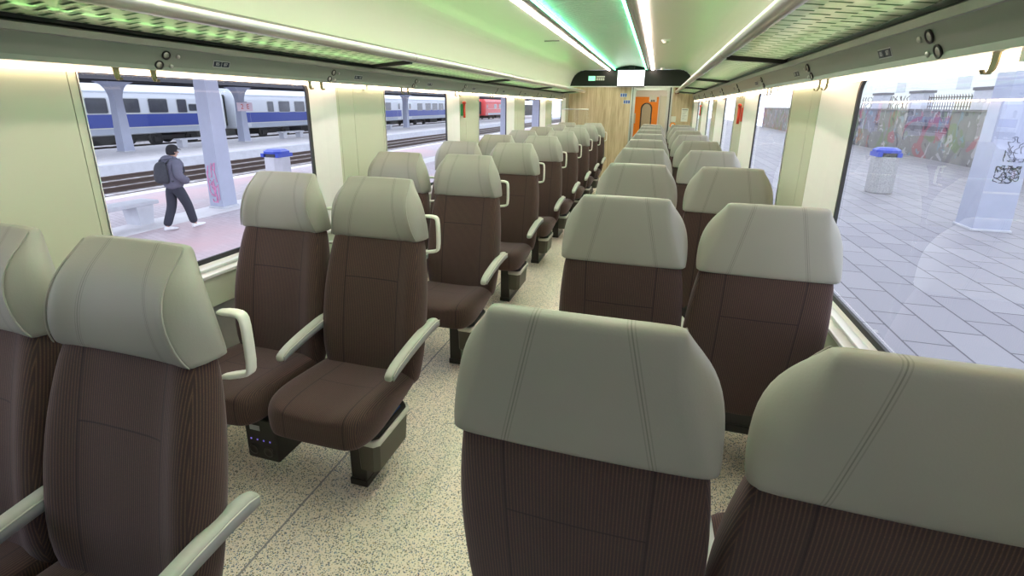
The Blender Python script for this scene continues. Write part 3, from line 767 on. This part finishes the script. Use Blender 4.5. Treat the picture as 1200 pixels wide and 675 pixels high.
t = thing('wall_notice', 'white printed notice on the oak wall beside the doorway', 'notice', (0, Y1 - .001, 0)); f = MB(); f.box(1.10, 1.235, -.003, 0, 1.27, 1.54); f.build('sheet', W['paper'], t)
f = MB(); f.box(1.11, 1.22, -.0045, -.002, 1.50, 1.525)
for i in range(7): f.box(1.12, 1.21 - .02 * (i % 3), -.0045, -.002, 1.47 - i * .026, 1.476 - i * .026)
f.build('print', W['satin'], t)
t = thing('door_button', 'orange-ringed push button on the oak wall beside the doorway', 'button', (.95, Y1, 1.185)); f = MB(); f.lathe([(.062, 0), (.06, -.014), (.038, -.018), (.034, -.006)], (0, 0, 0), 'y', 24); f.build('ring', W['orange'], t)
f = MB(); f.lathe([(.033, 0), (.033, -.012), (.02, -.016)], (0, 0, 0), 'y', 24); f.build('button', W['paper'], t); f = MB(); f.box(-.05, .05, -.006, 0, .075, .19, .003); f.build('plate', W['cream'], t)
t = thing('fire_alarm', 'small dark red alarm box on the end wall above the doorway corner', 'alarm', (.975, Y1, 1.89)); f = MB(); f.box(-.04, .04, -.04, 0, -.06, .06, .006); f.build('casing', simple('maroon_box', (.20, .04, .02), .5), t); f = MB(); f.lathe([(.02, -.038), (.018, -.048)], (0, 0, 0), 'y', 16); f.build('button', W['orange'], t)
# glass draught screen by the last seats facing the camera
t = thing('glass_partition', 'clear glass partition with thin top rail behind the last seats', 'partition', (0, 10.25, 0))
f = MB(); f.quad((-1.24, 0, .15), (-.74, 0, .15), (-.74, 0, 1.49), (-1.24, 0, 1.49)); f.build('pane', W['clear'], t)
f = MB(); f.tube([(-1.29, 0, 1.50), (-.74, 0, 1.50)], .009, 10); f.build('top_rail', W['alum'], t)
f = MB(); f.box(-.80, -.77, -.02, .02, 0, .20, .004); f.build('foot_clamp', W['alum'], t)
f = MB(); f.box(-1.22, -1.19, -.02, .02, 0, .20, .004); f.build('foot_clamp', W['alum'], t)
# luggage frame on the wall
# unseen wall behind the camera, set close and black to darken the seat backs
mb = MB(); mb.box(-1.32, 1.32, Y0 - .05, Y0, 0, 2.42); struct(mb.build('wall_rear', W['header']))

# ------------------------------------------------------------------ outside: the platform with the walking person and the train
ZP = -.95
def col_box(name, x0, x1, y0, y1, z0, z1, m): mb = MB(); mb.box(x0, x1, y0, y1, z0, z1); return struct(mb.build(name, m))
col_box('platform_near', -13.0, -1.9, -25, 120, -1.5, ZP, W['pavel'])
col_box('platform_edge', -13.45, -13.0, -25, 120, -1.5, ZP + .002, W['edge'])
mb = MB(); mb.box(-9.9, -9.0, -25, 120, ZP, ZP + .004); struct(mb.build('platform_strip', W['edge']))
col_box('track_ground', -60, -13.45, -25, 160, -1.6, -1.36, W['gravel'])
col_box('platform_far', -27.7, -20.7, -25, 130, -1.5, ZP, W['edge'])
col_box('platform_far_edge', -20.7, -20.35, -25, 130, -1.42, ZP + .002, W['conc'])
col_box('platform_opposite', 1.9, 14.5, -25, 120, -1.5, ZP, W['paver'])
col_box('dark_backdrop', -36.5, -36, -25, 160, -1.6, 1.6, W['bogie'])  # added dark sheet that blocks bright sky under and between the coaches
def track(xc, lab):
    t = thing('railway_track', lab, 'railway track', (xc, 0, 0), 0, 'railway tracks')
    for s in (-.7175, .7175):
        f = MB(); f.extr_y([(s - .07, -1.34), (s - .065, -1.325), (s - .012, -1.31), (s - .012, -1.235), (s - .036, -1.225), (s - .034, -1.19), (s + .034, -1.19), (s + .036, -1.225), (s + .012, -1.235), (s + .012, -1.31), (s + .065, -1.325), (s + .07, -1.34)], -20, 120, closed=True, caps=True); f.build('rail', W['rail'], t)
    f = MB()
    y = -8
    while y < 90:
        f.box(-1.25, 1.25, y, y + .24, -1.42, -1.35); y += .62
    o = f.build('sleepers', W['sleep'], t); o['kind'] = 'stuff'
track(-15.65, 'rusty railway track nearest the platform with the walking person')
track(-18.35, 'rusty railway track nearest the far platform')
track(-31.0, 'railway track under the blue and white train')

def station_column(name, label, x, y, z1, w, d, group, taper=.86, flare=0, strips=True):
    t = thing(name, label, 'column', (x, y, ZP), 0, group)
    H = z1 - ZP
    f = MB(); r = lambda a, b, z: [(-a, -b, z), (a, -b, z), (a, b, z), (-a, b, z)]
    rings = [r(w / 2, d / 2, 0), r(w / 2 * taper, d / 2 * taper, H - (.9 if flare else 0))]
    if flare:
        for i in range(1, 7):
            q = i / 6; rings.append(r(w / 2 * taper + flare * (1 - math.sqrt(1 - q * q)) * .5, d / 2 * taper + flare * (1 - math.sqrt(1 - q * q)), H - .9 + .9 * q))
    f.loft(rings, smooth=False); s = f.build('shaft', W['colm'], t)
    f = MB(); f.box(-w / 2 - .03, w / 2 + .03, -d / 2 - .03, d / 2 + .03, 0, .05, .008); f.build('foot', W['conc'], t)
    return t
def scribble(name, m, parent, loc_fn, n, wid, hei, seed, r=.006):
    rnd = random.Random(seed); f = MB()
    for _ in range(n):
        a, b = rnd.uniform(0, wid), rnd.uniform(0, hei); pts = []
        ang = rnd.uniform(0, 6.28)
        for i in range(7):
            pts.append(loc_fn(a, b)); ang += rnd.uniform(-1.3, 1.3); a = min(wid, max(0, a + math.cos(ang) * wid * .11)); b = min(hei, max(0, b + math.sin(ang) * hei * .10))
        f.tube(pts, r, 5)
    f.build(name, m, parent)
c1 = station_column('station_column', 'lavender concrete column with pink graffiti near the walking person', -9.55, 9.35, 3.0, .40, .42, 'columns of the near platform', .80)
scribble('graffiti', W['pink'], c1, lambda a, b: (.11 + a * .1 - .02 * b, -.215 + .022 * (.35 + b), .35 + b) if False else (-.15 + a, -.216 + .0117 * (.15 + b), .15 + b), 16, .28, .95, 3, .011)
station_column('station_column', 'lavender column seen at the edge of the third window', -9.55, 33.2, 3.0, .62, .42, 'columns of the near platform', .85)
station_column('station_column', 'dark lavender column seen in the fourth window', -9.55, 42.6, 3.0, .80, .42, 'columns of the near platform', .85)
station_column('station_column', 'lavender column seen through the fifth window', -9.55, 57, 3.0, .62, .42, 'columns of the near platform', .85)
fc = ['pale flared column on the far platform, leftmost of the row before the train', 'pale flared column carrying the platform sign before the train', 'pale flared column seen through the second window', 'pale flared column seen through the third window']
for i, (y, lb_) in enumerate(zip((18.5, 26.15, 48.2, 88), fc)): station_column('platform_column', lb_, -25.3, y, 2.45, .52, .52, 'columns of the far platform', .74, .5)
# sign on the second of them
t = thing('platform_sign', 'small pink and white platform sign fixed to a flared column', 'sign', (-24.95, 26.15, 1.25)); f = MB(); f.box(0, .04, -.62, .62, -.27, .27, .005); f.build('board', simple('pinkish_white_sign', (.74, .60, .68), .6), t)
rotx = Matrix(((0, 0, 1, .043), (1, 0, 0, 0), (0, 1, 0, 0), (0, 0, 0, 1)))
text_mesh('sign_text', '2  E', .44, W['red'], rotx, t, .002)
# canopies
def canopy(label, x0, x1, z, y0, y1, nm=10):
    t = thing('platform_canopy', label, 'canopy', (0, 0, 0), 0, 'platform canopies')
    f = MB(); f.box(x0, x1, y0, y1, z + .22, z + .34); f.build('roof_slab', W['roofd'], t)
    f = MB(); f.box(x0, x0 + .12, y0, y1, z, z + .4); f.box(x1 - .12, x1, y0, y1, z, z + .4); f.build('fascia', W['roofd'], t)
    f = MB(); y = y0 + 2
    while y < y1: f.box(x0 + .1, x1 - .1, y, y + .15, z + .08, z + .24); y += 3.8
    o = f.build('joists', W['roofd'], t); o['kind'] = 'stuff'
canopy('dark canopy over the far platform before the train', -27.6, -21.6, 2.41, -5, 110)
canopy('dark canopy over the platform with the walking person', -11.5, -7.2, 3.0, -5, 70)
# benches
def bench(label, x, y, ln, z=ZP, rz=PI / 2):
    t = thing('station_bench', label, 'bench', (x, y, z), rz, 'concrete benches on the platforms')
    f = MB(); f.box(-ln / 2, ln / 2, -.24, .24, .40, .48, .015); f.build('seat', W['conc'], t)
    for s in (-1, 1): f = MB(); f.loft([[(s * (ln / 2 - .30) - .14, -.2, 0), (s * (ln / 2 - .30) + .14, -.2, 0), (s * (ln / 2 - .30) + .14, .2, 0), (s * (ln / 2 - .30) - .14, .2, 0)], [(s * (ln / 2 - .30) - .18, -.22, .40), (s * (ln / 2 - .30) + .18, -.22, .40), (s * (ln / 2 - .30) + .18, .22, .40), (s * (ln / 2 - .30) - .18, .22, .40)]], smooth=False); f.build('leg', W['conc'], t)
    return t
bench('grey concrete bench behind the walking person', -9.75, 6.45, 2.5)
bench('pale bench on the far platform past the column sign', -25.1, 30.3, 2.3)
bench('pale bench on the far platform, above the head of the person', -25.1, 22.3, 2.2)
bench('pale bench on the far platform, seen in the second window', -25.1, 43.5, 2.2)
# bins with blue lids
def lidbin(label, x, y, h, w, m='agg'):
    t = thing('street_bin', label, 'street bin', (x, y, ZP), 0, 'blue-lidded platform bins'); a = w / 2
    f = MB(); o = lambda s, z: [(s * a * c, s * a * d, z) for c, d in ((1, .5), (.5, 1), (-.5, 1), (-1, .5), (-1, -.5), (-.5, -1), (.5, -1), (1, -.5))]
    f.loft([o(.92, 0), o(1, .04), o(1, h)], smooth=False); f.build('bin_body', W[m], t)
    f = MB(); f.loft([o(.9, h), o(.9, h + .12)], smooth=False); f.build('opening', W['roofd'], t)
    f = MB(); f.loft([o(1.0, h + .12), o(1.02, h + .2), o(.7, h + .27)], smooth=False); f.build('lid', W['bluep'], t)
    f = MB()
    for s in (-1, 1): f.box(s * a * .8 - .06, s * a * .8 + .06, -a * .95, a * .95, h, h + .13)
    f.build('lid_post', W['bluep'], t)
lidbin('speckled concrete bin with a blue lid on the grey slab platform', 7.45, 17.6, 1.12, .64)
lidbin('grey bin with a blue lid at the track edge, beyond the seats facing the camera', -12.5, 14.6, .62, .78, 'conc')

# ------------------------------------------------------------------ the train beyond
def coach(y0, y1, label, paint='tw', band='tb', wins=None):
    t = thing('railway_coach', label, 'railway coach', (-29.5, y0, 0), 0, 'coaches of the train beyond the far platform'); ln = y1 - y0
    side = [(-.15, -.42), (0, -.36), (.0, 1.72), (-.06, 2.1), (-.22, 2.42), (-.55, 2.68), (-1.0, 2.83), (-1.45, 2.88)]
    ring = side + [(-2.9 - x, z) for x, z in side[-2::-1]]
    mid = -1.45
    f = MB()
    rings = []
    for y, s in ((0, .955), (.10, .98), (.35, 1.0), (ln - .35, 1.0), (ln - .10, .98), (ln, .955)): rings.append([(mid + (x - mid) * s, y, 1.2 + (z - 1.2) * s) for x, z in ring])
    f.loft(rings, smooth=False); f.build('body', W[paint], t)
    f = MB(); f.box(-.01, .010, .36, ln - .36, .03, .78); f.build('stripe', W[band], t)
    f = MB(); f.box(-.01, .014, .36, ln - .36, .78, .83); f.box(-.01, .014, .36, ln - .36, -.03, .03); f.build('stripe_edge', W['paper'], t)
    f = MB(); f.box(-.01, .004, .36, ln - .36, -.34, -.03); f.build('skirt', W['tg'], t)
    f = MB(); f.box(-.02, .008, .2, ln - .2, 2.02, 2.06); f.build('gutter', W['tg'], t)
    for ya, yb, za, zb in wins:
        if ya < .5 or yb > ln - .3: continue
        f = MB(); f.loft([[(x, y, z) for y, z in rrect(ya - .05, yb + .05, za - .05, zb + .05, .1, 3)] for x in (.004, .016)], smooth=False); wf = f.build('window_frame', W['silver'], t)
        f = MB(); f.loft([[(x, y, z) for y, z in rrect(ya, yb, za, zb, .08, 3)] for x in (.012, .020)], smooth=False); f.build('pane', W['tglass'], wf)
    for yd in (.55, ln - 1.35):
        f = MB(); f.box(.0, .018, yd, yd + .8, -.30, 1.75, .01); dd = f.build('door', W['tw' if paint == 'tw' else paint], t)
        f = MB(); f.box(.015, .024, yd + .2, yd + .6, .9, 1.55, .01); f.build('door_pane', W['tglass'], dd)
        f = MB(); f.box(.012, .021, yd + .02, yd + .78, .03, .78); f.build('door_stripe', W[band], dd)
    for yb_ in (4.0, ln - 4.0):
        f = MB()
        f.box(-2.5, -.35, yb_ - 1.6, yb_ + 1.6, -.85, -.55, .03); 
        for s in (-1.28, 1.28):
            f.lathe([(.46, -.35), (.46, -.25), (.40, -.22)], (0, yb_ + s, -.74), 'x', 20); f.lathe([(.46, -2.5), (.46, -2.6)], (0, yb_ + s, -.74), 'x', 20)
            f.box(-.3, -.12, yb_ + s - .2, yb_ + s + .2, -.95, -.6, .03)
        f.build('bogie', W['bogie'], t)
    f = MB(); f.box(-2.3, -.3, 7.2, 9.6, -.95, -.4, .04); f.box(-2.3, -.2, 11, 14.8, -.85, -.4, .04); f.box(-2.2, -.3, ln - 9.5, ln - 7.6, -.95, -.4, .04); f.build('equipment_box', W['bogie'], t)
    for e in (0, ln):
        f = MB(); f.box(-2.1, -.8, e - (.42 if e == 0 else -.02), e + (-.02 if e == 0 else .42), -.2, 2.05, .08); f.build('gangway', W['rubber'], t)
    return t
wn = lambda ys, wd, za=.85, zb=1.66: [(a, a + wd, za, zb) for a in ys]
coach(3.0, 28.95, 'blue and white railway coach filling the first window, beyond the far platform', wins=[(19.81 - 3 - 1.78 * k, 19.81 - 3 - 1.78 * k + 1.12, .85, 1.67) for k in range(8, 0, -1)] + [(16.81, 17.93, .85, 1.67), (18.72, 19.77, .87, 1.67), (20.35, 21.58, .86, 1.68), (22.26, 22.93, .85, 1.67), (23.08, 23.83, .94, 1.37)])
coach(29.9, 55.3, 'blue and white railway coach behind the bench, second along the train', wins=[(33.11 - 29.9, 33.76 - 29.9, .82, 1.6)] + [(34.37 - 29.9 + 1.87 * k, 35.62 - 29.9 + 1.87 * k, .80, 1.63) for k in range(10)])
coach(56.2, 81.6, 'blue and white railway coach seen through the second window', wins=[(59.2 - 56.2, 60.6 - 56.2, .75, 1.6)] + [(61.6 - 56.2 + 2.1 * k, 63.2 - 56.2 + 2.1 * k, .75, 1.62) for k in range(9)])
coach(86, 108, 'red railway coach seen far off through the third window', 'tr', 'tr', wins=[(5 + 3.0 * k, 6.4 + 3.0 * k, .9, 1.6) for k in range(4)])

# ------------------------------------------------------------------ the slab platform on the other side
t = station_column('steel_column', 'lavender steel column with dark graffiti on the grey slab platform', 7.72, 12.9, 3.4, .66, .66, None, .82)
f = MB(); f.box(-.31, .31, -.322, -.30, .82, .86); f.build('band', W['conc'], t)
scribble('graffiti', W['ink'], t, lambda a, b: (-.20 + a, -.3335 + .0136 * (1.05 + b), 1.05 + b), 34, .42, .36, 5, .007)
scribble('graffiti', W['ink'], t, lambda a, b: (-.12 + a, -.3335 + .0136 * (1.5 + b), 1.5 + b), 14, .34, .50, 9, .006)
station_column('steel_column', 'lavender steel column far along the slab platform', 8.0, 31.0, 3.4, .66, .66, None, .82)
mb = MB(); mb.box(14.5, 14.85, 14, 75, -1.2, 1.5); struct(mb.build('wall_platform', W['graf']))
mb = MB(); mb.box(14.45, 14.9, 14, 75, 1.48, 1.58, .01); struct(mb.build('wall_platform_coping', W['roofw']))
posts = [(26.7, 28.2), (32.5, 34.3), (37.6, 39.4), (44, 46), (21, 22.6)]
for i, (a, b) in enumerate(posts):
    t = thing('wall_pillar', ('squat concrete pillar on the graffiti wall, beside the lavender column', 'squat concrete pillar on the graffiti wall, at the far end of the straight railing', 'squat concrete pillar on the graffiti wall, above the blue-lidded bin', 'farthest concrete pillar on the graffiti wall', 'nearest concrete pillar on the graffiti wall, behind the lavender column')[i], 'pillar', (14.67, (a + b) / 2, 1.58), 0, 'pillars on the graffiti wall')
    h = (b - a) / 2; f = MB(); f.box(-.25, .25, -h * .85, h * .85, 0, .88, .01); f.build('body', W['conc'], t)
    f = MB(); f.box(-.3, .3, -h * .95, h * .95, .86, .99, .015); f.build('cap', W['roofw'], t)
t = thing('iron_railing', 'dark straight-barred railing between pillars on the graffiti wall', 'railing', (14.67, 28.3, 1.58))
for z in (.12, .58): f = MB(); f.box(-.02, .02, 0, 4.2, z, z + .04); f.build('rail', W['rail'], t)
y = .1; f = MB(); q = 0
while y < 4.2:
    f = MB(); f.box(-.012, .012, y, y + .05, 0, .62); f.loft([[(-.012, y, .62), (.012, y, .62), (.012, y + .05, .62), (-.012, y + .05, .62)], [(-.003, y + .10, .74), (.003, y + .10, .74), (.003, y + .12, .74), (-.003, y + .12, .74)]], smooth=False); f.build('bar', W['rail'], t); y += .24
for i, (a, b, lb_) in enumerate(((34.4, 37.5, 'tangled iron fence on the graffiti wall above the blue-lidded bin'), (39.5, 44, 'tangled iron fence at the far end of the graffiti wall'), (22.7, 26.6, 'tangled iron fence on the graffiti wall beside the lavender column'))):
    t = thing('iron_fence', lb_, 'fence', (14.67, a, 1.58), 0, 'iron fences on the graffiti wall'); rnd = random.Random(i)
    f = MB(); f.box(-.015, .015, 0, b - a, .02, .05); f.build('rail', W['rail'], t)
    for k in range(9):
        y = (k + .5) / 9 * (b - a); f = MB(); pts = [(0, y, 0)]
        for z in (.2, .4, .6, .75): pts.append((rnd.uniform(-.03, .03), y + rnd.uniform(-.28, .28), z))
        f.tube(pts, .022, 5); f.build('bar', W['rail'], t)
f = MB(); f.box(20, 32, 18, 80, -1.2, 5.0); bo = thing('pale_building', 'long pale building behind the graffiti wall', 'building', (0, 0, 0)); f.build('wall', W['paper'], bo)
f = MB(); f.box(19.7, 32.3, 17.7, 80.3, 5.0, 5.3); f.build('roof', W['conc'], bo)
for k in range(6):
    f = MB(); f.box(19.97, 20.02, 22 + 9 * k, 23.6 + 9 * k, 2.9, 4.2, .01); wf = f.build('window', W['silver'], bo)

# ------------------------------------------------------------------ the walking person
pt = thing('person', 'person in a slate jacket, dark cap and white shoes walking along the platform', 'person', (-8.52, 7.31, ZP), -.08)
V = [(0, -.01, .90), (0, 0, 1.05), (0, .01, 1.22), (0, .02, 1.36), (0, .055, 1.44), (0, .085, 1.515), (0, .095, 1.60),
     (.09, 0, .87), (.10, .14, .49), (.105, .215, .10), (.107, .25, .06), (.108, .32, .05),
     (-.09, -.01, .87), (-.09, -.06, .48), (-.085, -.225, .11), (-.085, -.19, .055), (-.084, -.12, .035),
     (.17, .01, 1.345), (.245, -.06, 1.11), (.19, .09, 1.00), (.15, .13, .965), (-.17, .01, 1.345), (-.245, -.04, 1.11), (-.19, .09, 1.0), (-.15, .13, .965)]
Ed = [(0, 1), (1, 2), (2, 3), (3, 4), (4, 5), (5, 6), (0, 7), (7, 8), (8, 9), (9, 10), (10, 11), (0, 12), (12, 13), (13, 14), (14, 15), (15, 16), (3, 17), (17, 18), (18, 19), (19, 20), (3, 21), (21, 22), (22, 23), (23, 24)]
Rr = [(.13, .10), (.13, .10), (.14, .11), (.13, .10), .055, (.078, .09), (.07, .085), (.07, .07), .05, .035, .03, .022, (.07, .07), .05, .035, .03, .022, .06, .045, .035, .03, .06, .045, .035, .03]
bd = skin('body', W['skin'], V, Ed, Rr, pt)
# face: nose, ears, mouth and eyes on the head
f = MB(); f.tube([(0, .172, 1.565), (0, .200, 1.535), (0, .175, 1.525)], [.008, .014, .010], 8)
for s in (-1, 1): f.tube([(s * .078, .075, 1.575), (s * .088, .066, 1.55), (s * .078, .075, 1.52)], [.008, .014, .008], 8)
f.tube([(-.022, .170, 1.495), (0, .178, 1.493), (.022, .170, 1.495)], .006, 6); f.build('face', W['skin'], bd)
f = MB()
for s in (-1, 1): f.lathe([(.002, -.004), (.009, 0), (.002, .004)], (s * .032, .166, 1.565), 'y', 10)
f.build('eyes', W['cap'], bd)
# trousers
TV = [(0, -.01, 1.0), (0, -.01, .88), (.095, 0, .84), (.105, .14, .49), (.105, .215, .09), (-.095, -.01, .84), (-.09, -.05, .48), (-.085, -.23, .09)]
skin('trousers', W['trous'], TV, [(0, 1), (1, 2), (2, 3), (3, 4), (1, 5), (5, 6), (6, 7)], [(.155, .125), (.165, .135), (.110, .115), .09, .078, (.110, .115), .09, .078], pt)
# jacket with sleeves and a hood lying on the shoulders
JV = [(0, -.005, .80), (0, 0, 1.02), (0, .005, 1.22), (0, .015, 1.35), (0, .03, 1.43), (.17, .005, 1.345), (.265, -.07, 1.11), (.215, .15, .965), (-.17, .005, 1.345), (-.265, -.05, 1.11), (-.215, .16, .965)]
skin('jacket', W['jacket'], JV, [(0, 1), (1, 2), (2, 3), (3, 4), (3, 5), (5, 6), (6, 7), (3, 8), (8, 9), (9, 10)], [(.215, .18), (.21, .18), (.21, .17), (.19, .15), (.095, .09), .105, .09, .085, .105, .09, .085], pt)
skin('hood', W['jacket'], [(0, -.055, 1.40), (.10, .0, 1.425), (.085, .09, 1.43), (-.10, .0, 1.425), (-.085, .09, 1.43), (0, -.075, 1.46)], [(0, 1), (1, 2), (0, 3), (3, 4), (0, 5)], [.105, .07, .045, .07, .045, .09], pt)
# cap / dark hair
f = MB(); rings = []
for z, rx, ry, yo in ((1.49, .085, .095, .070), (1.535, .095, .108, .076), (1.575, .100, .116, .084), (1.62, .100, .116, .090), (1.66, .086, .100, .092), (1.69, .056, .066, .092), (1.70, .015, .02, .092)):
    rings.append([(rx * math.cos(a), yo + (ry if math.sin(a) < 0 else ry * .92) * math.sin(a) - (0.0 if z > 1.58 else (.035 if math.sin(a) > .2 else 0)), z) for a in [2 * PI * k / 20 for k in range(20)]])
f.loft(rings); f.build('cap', W['cap'], pt, 1)
f = MB(); f.loft([[(-.06, .17, 1.60), (.06, .17, 1.60), (.06, .17, 1.612), (-.06, .17, 1.612)], [(-.045, .235, 1.585), (.045, .235, 1.585), (.045, .235, 1.592), (-.045, .235, 1.592)]]); f.build('cap_peak', W['cap'], pt)
# shoes
def shoe(c, pitch_):
    f = MB(); rr = []
    for y, w, z0, z1 in ((-.085, .028, .0, .07), (-.06, .038, -.0, .10), (0, .040, 0, .095), (.07, .046, 0, .07), (.14, .048, 0, .052), (.185, .036, .004, .04), (.20, .018, .01, .03)):
        rr.append([(-w, y, z0), (w, y, z0), (w, y, z0 + (z1 - z0) * .6), (w * .5, y, z1), (-w * .5, y, z1), (-w, y, z0 + (z1 - z0) * .6)])
    f.loft(rr); me = f.mesh('shoe', W['shoe'], 1); me.transform(Matrix.Translation(c) @ Matrix.Rotation(pitch_, 4, 'X')); link('shoe', me, pt)
shoe((.105, .250, .010), .12); shoe((-.085, -.205, .012), -.06)
bk = thing('backpack', 'dark grey backpack worn on the back of the walking person', 'backpack', (-8.52, 7.31, ZP), -.08)
f = MB(); rings = []
for z, w, d in ((.96, .10, .05), (.98, .15, .085), (1.06, .165, .105), (1.20, .16, .10), (1.32, .14, .08), (1.375, .09, .045), (1.385, .05, .02)):
    yb = -.155
    rings.append([(w * math.cos(a), yb - d * .55 + d * math.sin(a), z) for a in [2 * PI * k / 16 for k in range(16)]])
f.loft(rings); f.build('bag', W['bag'], bk, 1)
f = MB(); rings = []
for z, w, d in ((1.0, .09, .03), (1.02, .12, .05), (1.12, .125, .055), (1.19, .11, .04), (1.2, .09, .02)):
    rings.append([(w * math.cos(a), -.265 + d * math.sin(a), z) for a in [2 * PI * k / 16 for k in range(16)]])
f.loft(rings); f.build('front_pocket', W['bag'], bk, 1)
for s in (-1, 1):
    f = MB(); f.tube([(s * .10, -.15, 1.36), (s * .115, -.06, 1.435), (s * .12, .06, 1.43), (s * .13, .155, 1.33), (s * .15, .15, 1.18), (s * .17, .05, 1.05), (s * .14, -.12, 1.0)], .016, 8); f.build('strap', W['bag'], bk)

# ------------------------------------------------------------------ sky and camera
w = bpy.data.worlds.new('overcast'); S.world = w; w.use_nodes = True
nt = w.node_tree; bg = nt.nodes['Background']
tc = N(nt, 'ShaderNodeTexCoord'); nz = N(nt, 'ShaderNodeTexNoise', i_Scale=2.0, i_Detail=4.0); L(nt, tc.outputs['Generated'], nz.inputs['Vector'])
L(nt, mixc(nt, nz.outputs['Fac'], (.74, .80, .98), (.86, .89, 1.0)), bg.inputs[0]); bg.inputs[1].default_value = 2.8

cam = bpy.data.cameras.new('camera'); co_ = bpy.data.objects.new('camera', cam); COL.objects.link(co_); S.camera = co_
cam.sensor_width = 36; cam.sensor_fit = 'HORIZONTAL'; cam.lens = 566.22 / 1200 * 36; cam.shift_y = -(337.5 - 281.49) / 1200; cam.clip_start = .03; cam.clip_end = 600
pitch, yaw, roll = .2735, .2811, .0114
fw = Vector((-math.sin(yaw) * math.cos(pitch), math.cos(yaw) * math.cos(pitch), -math.sin(pitch)))
rt = Vector((math.cos(yaw), math.sin(yaw), 0)); up = rt.cross(fw)
r2 = rt * math.cos(roll) + up * math.sin(roll); u2 = up * math.cos(roll) - rt * math.sin(roll)
co_.matrix_world = Matrix(((r2.x, u2.x, -fw.x, .6243), (r2.y, u2.y, -fw.y, 0), (r2.z, u2.z, -fw.z, 1.5753), (0, 0, 0, 1)))

S.view_settings.view_transform = 'Standard'; S.view_settings.look = 'None'; S.view_settings.gamma = 1; S.view_settings.exposure = 0.0
S.view_settings.use_curve_mapping = False
S.cycles.use_denoising = True; S.cycles.max_bounces = 8; S.cycles.transparent_max_bounces = 12
